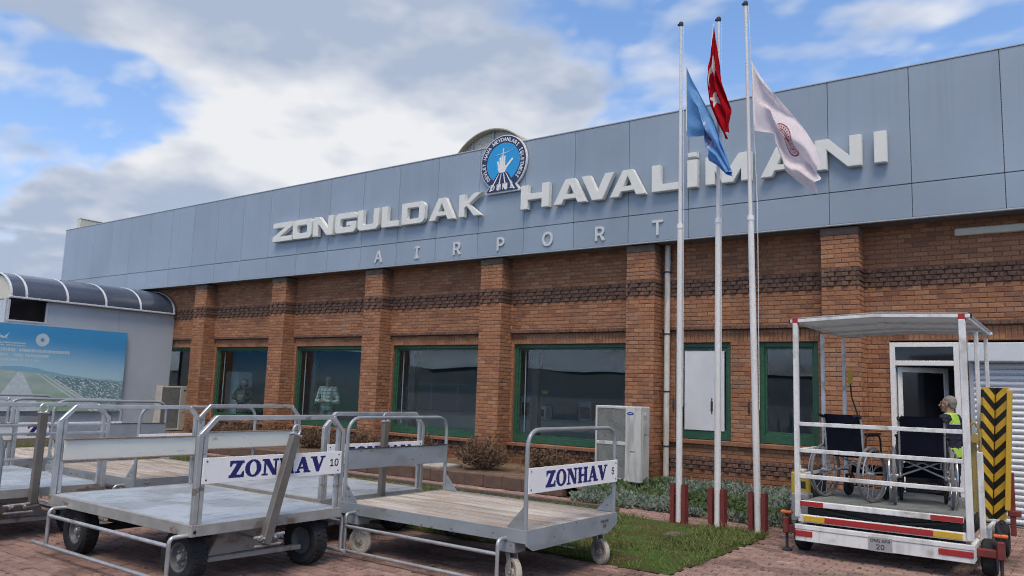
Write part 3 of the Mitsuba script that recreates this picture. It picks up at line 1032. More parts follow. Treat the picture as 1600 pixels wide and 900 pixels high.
# sills
for i in range(5):
    a, b = bay_runs()[i]
    add('sill', bx(a + 0.003, b - 0.003, YR - 0.085, YR + 0.13, ZB - 0.076, ZB - 0.008, 0.008), 'm_sill', TERM)
a, b = bay_runs()[5]
add('sill', bx(a + 0.003, b - 0.003, YR - 0.07, YR + 0.13, ZS - 0.082, ZS - 0.008, 0.008), 'm_sill', TERM)


def window(a, b, z0, z1, fw=0.075, bottom=0.12, inner=True, label=None):
    y0 = YR + 0.06
    w = numbered(TERM + '__window')
    fr = [bx(a, a + fw, y0, y0 + 0.09, z0, z1, 0.006), bx(b - fw, b, y0, y0 + 0.09, z0, z1, 0.006),
          bx(a + fw, b - fw, y0 + 0.002, y0 + 0.088, z1 - fw, z1, 0.006), bx(a + fw, b - fw, y0 + 0.002, y0 + 0.088, z0, z0 + bottom, 0.006)]
    if inner:
        c, d, e, f = a + fw, b - fw, z0 + bottom, z1 - fw
        for q in (bx(c, c + 0.035, y0 + 0.03, y0 + 0.075, e, f, 0.004), bx(d - 0.035, d, y0 + 0.03, y0 + 0.075, e, f, 0.004),
                  bx(c + 0.035, d - 0.035, y0 + 0.032, y0 + 0.073, f - 0.035, f, 0.004), bx(c + 0.035, d - 0.035, y0 + 0.032, y0 + 0.073, e, e + 0.035, 0.004)):
            fr.append(q)
    if label:
        labels[w] = {'label': label}
    scene[w] = mikit.ply(cat(fr), 'm_green')
    add('pane', face_front(cat([(np.array([[a + fw, z0 + bottom, 0], [b - fw, z0 + bottom, 0], [b - fw, z1 - fw, 0], [a + fw, z1 - fw, 0]], float), np.array([[0, 1, 2], [0, 2, 3]]))]), 0, y0 + 0.05, 0), 'm_pane', w)
    return w


for i in range(5):
    w = window(BIG[i][0], BIG[i][1], ZB, ZT)
    # thin pull cord and blind edge at the left jamb
    a = BIG[i][0] + 0.17
    add('pull_cord', tube([[a, YR + 0.2, ZT - 0.12], [a + 0.01, YR + 0.2, ZB + 0.2]], 0.011, 6), 'm_white', w)
window(SMALL[0][0], SMALL[0][1], ZS, ZT, 0.085, 0.16, True)
window(SMALL[1][0], SMALL[1][1], ZS, ZT, 0.085, 0.16, True)

# the door
D = numbered(TERM + '__door')
y0 = YR + 0.02
a, b = DOOR
fr = [bx(a, a + 0.075, y0 - 0.04, y0 + 0.06, 0, 2.58, 0.005), bx(b - 0.075, b, y0 - 0.04, y0 + 0.06, 0, 2.58, 0.005),
      bx(a + 0.075, b - 0.075, y0 - 0.038, y0 + 0.058, 2.51, 2.58, 0.005), bx(a + 0.075, b - 0.075, y0 - 0.038, y0 + 0.058, 2.225, 2.30, 0.005)]
scene[D] = mikit.ply(cat(fr), 'm_white')
add('transom_pane', bx(a + 0.075, b - 0.075, y0 + 0.0, y0 + 0.012, 2.30, 2.51), 'm_dark_glass', D)
lw = b - a - 0.17
lf = [bx(0, 0.07, -0.02, 0.02, 0.02, 2.21, 0.004), bx(lw - 0.07, lw, -0.02, 0.02, 0.02, 2.21, 0.004), bx(0.07, lw - 0.07, -0.019, 0.019, 2.13, 2.21, 0.004),
      bx(0.07, lw - 0.07, -0.019, 0.019, 0.02, 0.18, 0.004)]
hinge = pose((a + 0.085, y0 + 0.07, 0), 0.62)
add('door_leaf', cat(lf), 'm_white', D, to_world=hinge)
add('leaf_pane', bx(0.07, lw - 0.07, -0.004, 0.004, 0.18, 2.13), 'm_dark_glass', D, to_world=hinge)

# the roller shutter
S = numbered(TERM + '__roller_shutter')
a, b = SHUT
scene[S] = mikit.ply(bx(a, b + 0.6, YR - 0.16, YR + 0.1, 2.285, 2.56, 0.012), 'm_shutter')
labels[S] = {'label': 'pale grey roller shutter with its box, right of the door'}
z = 0.0
while z < 2.27:
    prof = [(0, 0)] + [(0.024 * math.sin(math.pi * q / 6) ** 0.7, 0.078 * q / 6) for q in range(1, 6)] + [(0, 0.078)]
    v = np.array([[x, YR + 0.05 - d, z + q] for x in (a + 0.05, b + 0.55) for (d, q) in prof])
    n = len(prof)
    f = np.array([[i, n + i, n + i + 1, i + 1] for i in range(n - 1)])
    add('slat', (v, f), 'm_shutter', S, True)
    z += 0.084
add('guide_rail', bx(a, a + 0.055, YR - 0.03, YR + 0.1, 0, 2.283, 0.005), 'm_trim_light', S)
add('backing', bx(a + 0.05, b + 0.55, YR + 0.052, YR + 0.07, 0, 2.283), 'm_fascia_back', S)

# fascia: backing box, panels with open joints, lower lip, soffit
FX0, FX1 = -28.5, 4.8
FAS = add('fascia', cat([bx(FX0 + 0.01, FX1, 0.022, 0.30, 4.45, 6.79), bx(FX0 + 0.01, FX1, 0.30, 0.46, 4.452, 4.6)]), 'm_fascia_back', TERM)
k = -4
edges = []
while True:
    x1, x0 = -1.2 * k, -1.2 * (k + 1)
    if x1 <= FX0:
        break
    x0 = max(x0, FX0)
    add('panel', bx(x0 + 0.0045, x1 - 0.0045, 0.0, 0.02, 4.961, 6.80, 0.003), 'm_fascia', FAS)
    add('panel', bx(x0 + 0.0045, x1 - 0.0045, 0.0, 0.02, 4.435, 4.948, 0.003), 'm_fascia', FAS)
    k += 1
add('side_panel', bx(FX0 - 0.012, FX0 + 0.006, 0.0, 7.0, 4.435, 6.80, 0.003), 'm_fascia', FAS)
add('cap', bx(FX0 - 0.02, FX1, -0.012, 0.32, 6.803, 6.83, 0.006), 'm_trim_light', FAS)
add('lower_lip', bx(FX0, FX1, -0.008, 0.05, 4.405, 4.43, 0.005), 'm_trim_light', FAS)
add('soffit', bx(FX0, FX1, 0.052, 0.52, 4.418, 4.448), 'm_soffit', FAS)
add('side_parapet', cat([bx(FX0 + 0.0, FX0 + 0.22, 0.33, 8.5, 6.70, 7.28, 0.02), bx(FX0 - 0.01, FX0 + 0.24, 0.325, 8.5, 7.283, 7.31, 0.006)]), 'm_cream', TERM)
add('roof', bx(FX0 + 0.25, FX1, 0.31, 20, 4.62, 4.9), 'm_concrete', TERM)
add('downpipe', cat([tube(round_path([[-5.36, 0.36, 4.40], [-5.36, 0.36, 0.06]], 0.05), 0.052, 14)]), 'm_ac', TERM, 40)
for z in (0.75, 1.72, 2.76, 3.9):
    add('pipe_bracket', cat([lathe([(0.052, -0.012), (0.060, -0.012), (0.060, 0.012), (0.052, 0.012)], 'z', 16, (-5.36, 0.36, z)), bx(-5.53, -5.40, 0.34, 0.37, z - 0.01, z + 0.01)]), 'm_dark_metal', TERM)
add('batten_light', bx(-0.70, 1.2, YW - 0.10, YW - 0.004, 4.165, 4.275, 0.012), 'm_cream', TERM, label='long pale batten light under the fascia')

# rooms behind the glass
ROOM = [bx(-27, 4, 5.6, 5.8, 0, 3.2), bx(-27, 4, 0.72, 5.6, 3.0, 3.2), bx(-27.2, -27, 0.72, 5.8, 0, 3.2), bx(4, 4.2, 0.72, 5.8, 0, 3.2)]
add('room_wall', cat(ROOM), 'm_room', TERM)
add('room_floor', bx(-27, 4, 0.72, 5.6, 0.02, 0.06), 'm_room_floor', TERM)
for i, (a, b) in list(enumerate(BIG))[2:]:
    add('room_column', bx(a + 0.22, a + 0.40, 0.86, 1.02, 0.06, 3.0, 0.01), 'm_room_dark', TERM)

t = thing('notice_sheet', 'large blank white sheet taped inside the first small green window', 'sheet')
add('sheet', bx(-5.10, -4.36, YR + 0.045, YR + 0.052, 1.06, 2.46), 'm_paper', t)
mat('m_paper', mikit.proc(lambda p, n, uv: mi.Color3f(0.58, 0.61, 0.66) * (0.88 + 0.22 * fbm(p.x * 3, p.z * 2, 0, 4))), 0.7)

# ------------------------------------------------------------------ rooftop vault
t = thing('rooftop_vault', 'pale arched rooftop vault peeping over the fascia behind the round emblem', 'roof vault')
arc = [(1.42 * math.cos(a), 1.42 * math.sin(a)) for a in np.linspace(0, np.pi, 33)]
add('end_wall', face_front(extrude(Polygon([(x * 0.975, y * 0.975) for x, y in arc]), 0.05), -11.6, 3.05, 7.05), 'm_cream', t)
ring = Polygon(arc).difference(Polygon([(x * 0.98, y * 0.98 - 0.001) for x, y in arc]))
add('roof', face_front(extrude(ring, 3.0), -11.6, 5.8, 7.05), 'm_vault', t)
for x in (-12.3, -11.6, -10.95):
    add('mullion', bx(x - 0.03, x + 0.03, 2.95, 3.0, 7.05, 7.05 + math.sqrt(1.38 ** 2 - (x + 11.6) ** 2)), 'm_trim_light', t)
add('base', bx(-12.95, -10.25, 3.06, 5.8, 4.9, 7.06), 'm_cream', t)


# ------------------------------------------------------------------ lettering
def ring_poly(w, h, t, r):
    o = sbox(0, 0, w, h).buffer(-r).buffer(r)
    i = sbox(t, t * 0.82, w - t, h - t * 0.82).buffer(-r * 0.45).buffer(r * 0.45)
    return o.difference(i)


def big_glyph(ch):
    """Wide bold block capitals of height 1: (polygon, width)."""
    t, b = 0.36, 0.27
    if ch == 'Z':
        w = 1.42
        return unary_union([sbox(0, 1 - b, w, 1), sbox(0, 0, w, b), Polygon([(0, b * 0.9), (0.50, b * 0.9), (w, 1 - b * 0.9), (w - 0.52, 1 - b * 0.9)])]), w
    if ch == 'O':
        return ring_poly(1.5, 1, t, 0.22), 1.5
    if ch == 'N':
        w = 1.42
        return unary_union([sbox(0, 0, t, 1), sbox(w - t, 0, w, 1), Polygon([(0, 1), (0.42, 1), (w, 0), (w - 0.42, 0)])]), w
    if ch == 'G':
        w = 1.46
        g = ring_poly(w, 1, t, 0.22).difference(sbox(w - t - 0.02, 0.50, w + 0.1, 0.70))
        return unary_union([g, sbox(w * 0.55, 0.34, w, 0.54)]), w
    if ch == 'U':
        w = 1.42
        o = sbox(0, 0, w, 1.5).buffer(-0.24).buffer(0.24).difference(sbox(t, b, w - t, 1.6).buffer(-0.1).buffer(0.1))
        return o.intersection(sbox(-1, 0, 3, 1)), w
    if ch == 'L':
        return unary_union([sbox(0, 0, t, 1), sbox(0, 0, 1.12, b)]), 1.12
    if ch == 'D':
        w = 1.46
        o = unary_union([sbox(0, 0, w, 1).buffer(-0.26).buffer(0.26), sbox(0, 0, w * 0.5, 1)])
        return o.difference(sbox(t, b * 0.9, w - t, 1 - b * 0.9).buffer(-0.08).buffer(0.08)), w
    if ch == 'A':
        w = 1.56
        o = Polygon([(0, 0), (0.56, 1), (w - 0.56, 1), (w, 0), (w - 0.40, 0), (w - 0.50, 0.19), (0.50, 0.19), (0.40, 0)])
        return o.difference(Polygon([(0.60, 0.38), (w - 0.60, 0.38), (w / 2, 0.76)])), w
    if ch == 'K':
        w = 1.46
        return unary_union([sbox(0, 0, t, 1), Polygon([(t * 0.8, 0.36), (t * 0.8, 0.60), (w - 0.50, 1), (w - 0.02, 1), (0.66, 0.545), (w, 0), (w - 0.48, 0), (0.52, 0.46)])]), w
    if ch == 'H':
        w = 1.42
        return unary_union([sbox(0, 0, t, 1), sbox(w - t, 0, w, 1), sbox(0, 0.37, w, 0.63)]), w
    if ch == 'V':
        w = 1.52
        return Polygon([(0, 1), (0.42, 1), (w / 2, 0.34), (w - 0.42, 1), (w, 1), (w / 2 + 0.24, 0), (w / 2 - 0.24, 0)]), w
    if ch == 'M':
        w = 1.70
        return unary_union([sbox(0, 0, t, 1), sbox(w - t, 0, w, 1), Polygon([(0, 1), (0.44, 1), (w / 2, 0.45), (w - 0.44, 1), (w, 1), (w / 2 + 0.2, 0), (w / 2 - 0.2, 0)])]), w
    if ch == 'I':
        return sbox(0, 0, t, 1), t
    if ch == 'İ':
        return unary_union([sbox(0, 0, t, 1), sbox(0.02, 1.10, t - 0.02, 1.27)]), t


def sign_word(key, word, x0s, h, z, y_back, depth, m):
    for ch, (xa, xb) in zip(word, x0s):
        p, w = big_glyph(ch)
        p = affinity.scale(p, (xb - xa) / w, h, origin=(0, 0))
        front = p.buffer(-0.007)
        g = cat([extrude(p, depth - 0.007), moved(extrude(front, 0.0075), (0, 0, depth - 0.0072))])
        add('letter', face_front(g, xa, y_back, z), m, key)


N1 = thing('name_sign', 'big raised pale block letters reading ZONGULDAK HAVALİMANI on the fascia', 'sign')
ZON = [(-16.45, -15.66), (-15.64, -14.90), (-14.84, -14.10), (-14.02, -13.28), (-13.22, -12.50), (-12.40, -11.84), (-11.76, -11.05), (-10.92, -10.17), (-10.05, -9.42)]
HAV = [(-8.40, -7.71), (-7.60, -6.84), (-6.96, -6.24), (-6.33, -5.58), (-5.46, -4.93), (-4.77, -4.58), (-4.43, -3.62), (-3.46, -2.72), (-2.57, -1.87), (-1.69, -1.51)]
sign_word(N1, 'ZONGULDAK', ZON, 0.50, 5.32, -0.035, 0.105, 'm_letter')
sign_word(N1, 'HAVALİMANI', HAV, 0.50, 5.31, -0.035, 0.105, 'm_letter')
N2 = thing('airport_sign', 'small spaced white letters reading AIRPORT along the lower fascia', 'sign')
for ch, x in zip('AIRPORT', (-12.56, -11.33, -10.15, -8.96, -7.79, -6.59, -5.39)):
    g = meshkit.text_mesh(ch, 0.265, 0.025, True)
    g.apply_translation([-(g.bounds[0][0] + g.bounds[1][0]) / 2, 0, 0])
    add('letter', face_front(g, x, -0.006, 4.54), 'm_letter_faint', N2)

# round emblem
EM = thing('emblem_sign', 'round blue emblem with navy lettered rim and runway foot rising above the fascia', 'emblem')
ex, ez, er = -8.92, 6.40, 0.60


def ring2(r0, r1, h, z):
    p = Point(0, 0).buffer(r1, 48)
    if r0 > 0:
        p = p.difference(Point(0, 0).buffer(r0, 48))
    return moved(extrude(p, h), (0, 0, z))


trap = Polygon([(-0.12, -0.22), (0.12, -0.22), (0.42, -0.62), (-0.42, -0.62)])
add('back_board', face_front(cat([ring2(0, er, 0.05, 0), extrude(trap.buffer(0.03), 0.0495)]), ex, -0.03, ez), 'm_white', EM)
add('rim', face_front(ring2(0.435, 0.578, 0.012, 0.0505), ex, -0.03, ez), 'm_navy', EM)
add('disc', face_front(ring2(0, 0.424, 0.010, 0.0505), ex, -0.03, ez), 'm_emblem_blue', EM)
word = 'DEVLET HAVA MEYDANLARI İŞLETMESİ'
for i, ch in enumerate(word):
    if ch == ' ':
        continue
    a = math.radians(222 - (222 + 42) * i / (len(word) - 1))
    g = meshkit.text_mesh(ch, 0.078, 0.006, True)
    g.apply_translation([-(g.bounds[0][0] + g.bounds[1][0]) / 2, -0.039, 0])
    g.apply_transform(trimesh.transformations.rotation_matrix(a - math.pi / 2, [0, 0, 1]))
    g.apply_translation([0.502 * math.cos(a), 0.502 * math.sin(a), 0.0625])
    add('rim_letter', face_front(g, ex, -0.03, ez), 'm_white', EM)
# open hand, aircraft and runway foot
hand = []
for (fx, fz, tx_, tz_, r0) in ((-0.10, -0.10, -0.135, 0.02, 0.022), (-0.06, -0.06, -0.075, 0.10, 0.023), (-0.015, -0.06, -0.02, 0.14, 0.023), (0.03, -0.06, 0.04, 0.12, 0.022), (0.07, -0.12, 0.235, 0.04, 0.025)):
    hand.append(LineString([(fx, fz), (tx_, tz_)]).buffer(r0))
hand.append(Polygon([(-0.13, -0.06), (0.06, -0.06), (0.10, -0.14), (0.03, -0.25), (-0.07, -0.25), (-0.13, -0.15)]))
add('hand_mark', face_front(moved(extrude(unary_union(hand), 0.006), (0, 0, 0.0615)), ex, -0.03, ez), 'm_white', EM)
plane_ = unary_union([LineString([(0, 0.14), (0, 0.30)]).buffer(0.014), Polygon([(-0.27, 0.165), (-0.02, 0.205), (0.02, 0.205), (0.30, 0.25), (0.02, 0.185), (-0.02, 0.185)])])
add('aircraft_mark', face_front(moved(extrude(plane_, 0.006), (0, 0, 0.0615)), ex, -0.03, ez), 'm_print_white', EM)
add('runway_foot', face_front(moved(extrude(trap, 0.008), (0, 0, 0.064)), ex, -0.03, ez), 'm_navy', EM)
stripes = [Polygon([(q * 0.21 - 0.008, -0.235), (q * 0.21 + 0.008, -0.235), (q * 0.75 + 0.022, -0.60), (q * 0.75 - 0.022, -0.60)]) for q in (-0.42, -0.14, 0.14, 0.42)]
add('runway_stripes', face_front(moved(extrude(unary_union(stripes), 0.005), (0, 0, 0.0725)), ex, -0.03, ez), 'm_white', EM)
for ch, q in zip('DHMİ', (-0.27, -0.09, 0.09, 0.27)):
    g = meshkit.text_mesh(ch, 0.12, 0.005, True)
    g.apply_translation([-(g.bounds[0][0] + g.bounds[1][0]) / 2 + q * 0.9, -0.585, 0.078])
    add('foot_letter', face_front(g, ex, -0.03, ez), 'm_white', EM)

# ------------------------------------------------------------------ the side wing with its arched canopy, and the billboard
WG = thing('side_wing', 'grey flat walled side wing with dark arched canopy roof meeting the terminal', 'building')
WX, WY0 = -21.75, -4.25
add('wall', cat([bx(WX - 0.15, WX, WY0, YW - 0.005, 0, 3.0), bx(WX - 0.15, WX, -3.22, YW - 0.005, 3.0, 3.60), bx(WX - 0.149, WX - 0.001, WY0, WY0 + 0.06, 3.0, 3.6),
                 bx(WX - 2.6, WX - 0.15, WY0 + 0.02, WY0 + 0.14, 0, 3.56)]), 'm_wing', WG)
add('wall_joint', bx(WX - 0.01, WX + 0.006, -1.27, -1.25, 0.0, 3.58), 'm_trim_light', WG)
add('window', cat([bx(WX - 0.04, WX + 0.015, WY0 + 0.06, -3.22, 3.0, 3.04), bx(WX - 0.04, WX + 0.015, WY0 + 0.05, WY0 + 0.10, 3.04, 3.56), bx(WX - 0.04, WX + 0.015, -3.26, -3.22, 3.04, 3.56)]), 'm_rib', WG)
add('pane', bx(WX - 0.06, WX - 0.03, WY0 + 0.06, -3.22, 3.0, 3.58), 'm_dark_glass', WG + '__window')
cxm, rx_, rz_ = WX - 1.27, 1.40, 0.72
ang = np.linspace(0, np.pi, 25)
ribs_y = [-5.25, -4.20, -3.83, -2.79, -1.74, -0.72, 0.33]
for y_a, y_b in zip(ribs_y[1:-1], ribs_y[2:]):
    o = np.array([[cxm + rx_ * math.cos(a), 3.64 + rz_ * math.sin(a)] for a in ang])
    v = np.array([[x, y, z] for y in (y_a, y_b) for x, z in o])
    n = len(o)
    f = np.array([[i, n + i, n + i + 1, i + 1] for i in range(n - 1)])
    m_ = trimesh.Trimesh(v, np.vstack([f[:, [0, 1, 2]], f[:, [0, 2, 3]]]), process=False)
    add('canopy_panel', m_, 'm_canopy', WG, True)
for y in ribs_y[1:]:
    p = np.array([[cxm + (rx_ + 0.012) * math.cos(a), y, 3.64 + (rz_ + 0.012) * math.sin(a)] for a in ang])
    v = np.concatenate([p + [0, -0.028, 0], p + [0, 0.028, 0], p * 1.0 + np.stack([-0.03 * np.cos(ang), 0.028 + 0 * ang, -0.03 * np.sin(ang)], -1), p + np.stack([-0.03 * np.cos(ang), -0.028 + 0 * ang, -0.03 * np.sin(ang)], -1)])
    n = len(p)
    f = []
    for k in range(4):
        q = (k + 1) % 4
        f += [[k * n + i, k * n + i + 1, q * n + i + 1, q * n + i] for i in range(n - 1)]
    add('canopy_rib', (v, np.array(f)), 'm_rib', WG)
add('eave_trim', bx(cxm + rx_ - 0.03, cxm + rx_ + 0.035, WY0, 0.36, 3.595, 3.645, 0.008), 'm_rib', WG)
gable = Polygon([(rx_ * 0.97 * math.cos(a), rz_ * 0.96 * math.sin(a)) for a in ang])
add('gable', face_front(extrude(gable, 0.04), cxm, WY0 + 0.12, 3.60), 'm_cream', WG)

BB = thing('billboard', 'large blue printed billboard with a runway picture before the grey side wing', 'billboard')
by0, by1, bz0, bz1 = -9.6, -1.02, 0.68, 2.945
add('board', bx(WX + 0.06, WX + 0.10, by0, by1, bz0, bz1, 0.004), 'm_trim_light', BB)
v = np.array([[WX + 0.103, by0 + 0.01, bz0 + 0.01], [WX + 0.103, by1 - 0.01, bz0 + 0.01], [WX + 0.103, by1 - 0.01, bz1 - 0.01], [WX + 0.103, by0 + 0.01, bz1 - 0.01]])
add('print', trimesh.Trimesh(v, [[0, 1, 2], [0, 2, 3]], process=False), 'm_billboard', BB, uv=np.array([[by0 + 6, 0], [by1 + 6, 0], [by1 + 6, bz1 - bz0], [by0 + 6, bz1 - bz0]], float))
for y in (-9.3, -7.6, -5.8, -3.6, -1.3):
    add('post', bx(WX + 0.005, WX + 0.058, y, y + 0.06, 0, 2.7), 'm_frame', BB)
r_ = rng(3)
bits = []
for (y0, y1, z, h) in ((-4.75, -3.72, 2.42, 0.035), (-4.75, -3.72, 2.36, 0.035), (-4.75, -2.62, 2.22, 0.085), (-4.75, -3.02, 2.09, 0.085), (-4.30, -3.35, 1.97, 0.07)):
    y = y0
    while y < y1:
        w = h * r_.uniform(0.35, 0.75)
        if r_.random() > 0.12:
            bits.append(bx(WX + 0.104, WX + 0.1065, y, y + w, z, z + h * r_.uniform(0.85, 1)))
        y += w + h * 0.18
add('lettering', cat(bits), 'm_print_white', BB, kind='stuff', label='faint white lines of small lettering')
add('round_badge', face_right(moved(extrude(Point(0, 0).buffer(0.17, 24).difference(Point(0, 0).buffer(0.05, 12)), 0.003), (-3.31, 2.56, 0)), WX + 0.1045), 'm_print_white', BB)
add('bird_badge', face_right(moved(extrude(Polygon([(-0.13, 0.02), (-0.02, -0.03), (0.1, 0.09), (0.03, -0.06), (0.13, -0.08), (-0.1, -0.07)]), 0.003), (-4.22, 2.62, 0)), WX + 0.1045), 'm_print_white', BB)


# ------------------------------------------------------------------ baggage carts
def serif_glyph(ch):
    """Bold serif capitals of height 1: (polygon, width)."""
    t, s_ = 0.29, 0.115

    def foot(x0, x1, y):
        return sbox(x0, y, x1, y + s_)
    if ch == 'Z':
        return unary_union([sbox(0.04, 1 - s_ * 1.5, 0.88, 1), sbox(0, 0, 0.90, s_ * 1.5), Polygon([(0, 0), (0.34, 0), (0.88, 1), (0.54, 1)]),
                            Polygon([(0.04, 1), (0.04, 0.66), (0.13, 0.66), (0.28, 1)]), Polygon([(0.90, 0), (0.90, 0.37), (0.81, 0.37), (0.62, 0)])]), 0.90
    if ch == 'O':
        o = affinity.scale(Point(0.49, 0.5).buffer(0.5, 24), 0.99, 1.05)
        return o.difference(affinity.scale(Point(0.49, 0.5).buffer(0.5, 24), 0.42, 0.80)), 0.98
    if ch == 'N':
        return unary_union([sbox(0.12, 0, 0.25, 1), sbox(0.80, 0, 0.93, 1), Polygon([(0.06, 1), (0.42, 1), (0.93, 0.08), (0.93, 0), (0.70, 0)]), foot(0, 0.38, 0), foot(0, 0.30, 1 - s_), foot(0.67, 1.05, 1 - s_)]), 1.04
    if ch == 'H':
        return unary_union([sbox(0.08, 0, 0.08 + t, 1), sbox(0.66, 0, 0.66 + t, 1), sbox(0.1, 0.43, 0.9, 0.56), foot(0, 0.45, 0), foot(0, 0.45, 1 - s_), foot(0.58, 1.03, 0), foot(0.58, 1.03, 1 - s_)]), 1.03
    if ch == 'A':
        return unary_union([Polygon([(0.07, 0), (0.21, 0), (0.55, 0.90), (0.46, 1), (0.40, 1)]), Polygon([(0.38, 1), (0.62, 1), (0.99, 0), (0.64, 0), (0.40, 0.74)]), sbox(0.2, 0.25, 0.72, 0.37), foot(0, 0.34, 0), foot(0.57, 1.06, 0)]), 0.98
    return unary_union([Polygon([(0.05, 1), (0.40, 1), (0.66, 0.30), (0.60, 0), (0.44, 0)]), Polygon([(0.44, 0), (0.62, 0), (0.97, 1), (0.83, 1), (0.50, 0.14)]), foot(0, 0.46, 1 - s_), foot(0.70, 1.06, 1 - s_)]), 1.06


mat('m_drawbar', mikit.proc(lambda p, n, uv: mix(mi.Color3f(0.19, 0.185, 0.175), mi.Color3f(0.11, 0.09, 0.075), fbm(p.x * 9, p.y * 9, p.z * 5, 4))), 0.5, 0.3)
SIGN_LETTERS = {ch: serif_glyph(ch) for ch in 'ZONHAV'}


def pneumatic(r=0.21, w=0.15):
    tyre = [(0.55 * r, -w / 2 * 0.8), (0.72 * r, -w / 2), (0.90 * r, -w / 2 * 0.98), (r * 0.985, -w / 2 * 0.72), (r, -w / 2 * 0.3), (r, w / 2 * 0.3), (r * 0.985, w / 2 * 0.72), (0.90 * r, w / 2 * 0.98), (0.72 * r, w / 2), (0.55 * r, w / 2 * 0.8), (0.55 * r, -w / 2 * 0.8)]
    ty = lathe(tyre, 'y', 36)
    blocks = []
    for i in range(30):
        a = 2 * np.pi * i / 30
        for s_ in (-1, 1):
            b = bx(-0.015, 0.015, s_ * 0.018, s_ * (w / 2 * 0.80), r - 0.006, r + 0.006, 0.003)
            b.apply_transform(trimesh.transformations.rotation_matrix(a + s_ * 0.06, [0, 1, 0]))
            blocks.append(b)
    tread = cat(blocks)
    rim = lathe([(0.0, -0.020), (0.13 * r, -0.022), (0.16 * r, -0.012), (0.42 * r, -0.012), (0.48 * r, -w / 2 * 0.62), (0.56 * r, -w / 2 * 0.72), (0.58 * r, -w / 2 * 0.80), (0.59 * r, -w / 2 * 0.6), (0.59 * r, w / 2 * 0.6), (0.56 * r, w / 2 * 0.8), (0.46 * r, w / 2 * 0.5), (0.40 * r, 0.01), (0.0, 0.01)], 'y', 30)
    hub = [lathe([(0, -0.055), (0.022, -0.055), (0.026, -0.048), (0.030, -0.02), (0, -0.02)], 'y', 14)]
    for i in range(5):
        a = 2 * np.pi * i / 5
        hub.append(lathe([(0, -0.026), (0.009, -0.026), (0.009, -0.01), (0, -0.01)], 'y', 8, (0.27 * r * math.cos(a), 0, 0.27 * r * math.sin(a))))
    return ty, tread, rim, cat(hub)


TYRE = pneumatic()


def big_wheel(root, loc, base, steer=0.0, flip=False):
    k = numbered(root + '__wheel')
    rz = steer + (math.pi if flip else 0)
    tw = base @ T().translate([float(v) for v in loc]).rotate([0, 0, 1], math.degrees(rz))
    scene[k] = {**WHEEL_PLY['tyre'], 'to_world': tw}
    for part, m_ in (('tread', 1), ('rim', 2), ('hub', 3)):
        scene[numbered(k + '__' + part)] = {**WHEEL_PLY[part], 'to_world': tw}
    labels[k + '__tread'] = {'kind': 'stuff', 'label': 'rubber tread blocks'}


WHEEL_PLY = {'tyre': mikit.ply(TYRE[0], 'm_rubber', 40), 'tread': mikit.ply(TYRE[1], 'm_rubber'), 'rim': mikit.ply(TYRE[2], 'm_rim', 30), 'hub': mikit.ply(TYRE[3], 'm_steel', 30)}


def caster(root, loc, base, turn, r=0.12, dark=False):
    k = numbered(root + '__caster')
    tw = base @ T().translate([float(v) for v in loc]).rotate([0, 0, 1], math.degrees(turn))
    top = 0.30
    fork = [bx(-0.05, 0.05, -0.045, 0.045, top - 0.02, top, 0.004)]
    for s_ in (-1, 1):
        p = Polygon([(-0.045, top - 0.02), (0.035, top - 0.02), (0.075, r + 0.02), (0.05, r - 0.02), (0.02, r + 0.0)])
        fork.append(face_front(extrude(p, 0.005), 0, s_ * 0.036 + 0.0025, 0))
    fork.append(lathe([(0, -0.05), (0.011, -0.05), (0.011, 0.05), (0, 0.05)], 'y', 10, (0.05, 0, r)))
    scene[k] = mikit.ply(cat(fork), 'm_frame', to_world=tw)
    w = 0.05
    ty = lathe([(0.76 * r, -w / 2), (0.95 * r, -w / 2), (r, -w / 2 * 0.6), (r, w / 2 * 0.6), (0.95 * r, w / 2), (0.76 * r, w / 2), (0.76 * r, -w / 2)], 'y', 32, (0.05, 0, r))
    rim = lathe([(0, -0.022), (0.25 * r, -0.024), (0.3 * r, -0.010), (0.66 * r, -0.010), (0.72 * r, -0.022), (0.78 * r, -0.022), (0.78 * r, 0.022), (0.72 * r, 0.022), (0.66 * r, 0.01), (0.3 * r, 0.01), (0.25 * r, 0.024), (0, 0.022)], 'y', 28, (0.05, 0, r))
    scene[numbered(k + '__wheel')] = mikit.ply(cat([ty]), 'm_rubber' if dark else 'm_caster_tyre', 40, to_world=tw)
    scene[numbered(k + '__rim')] = mikit.ply(rim, 'm_rim' if dark else 'm_caster_tyre', 30, to_world=tw)


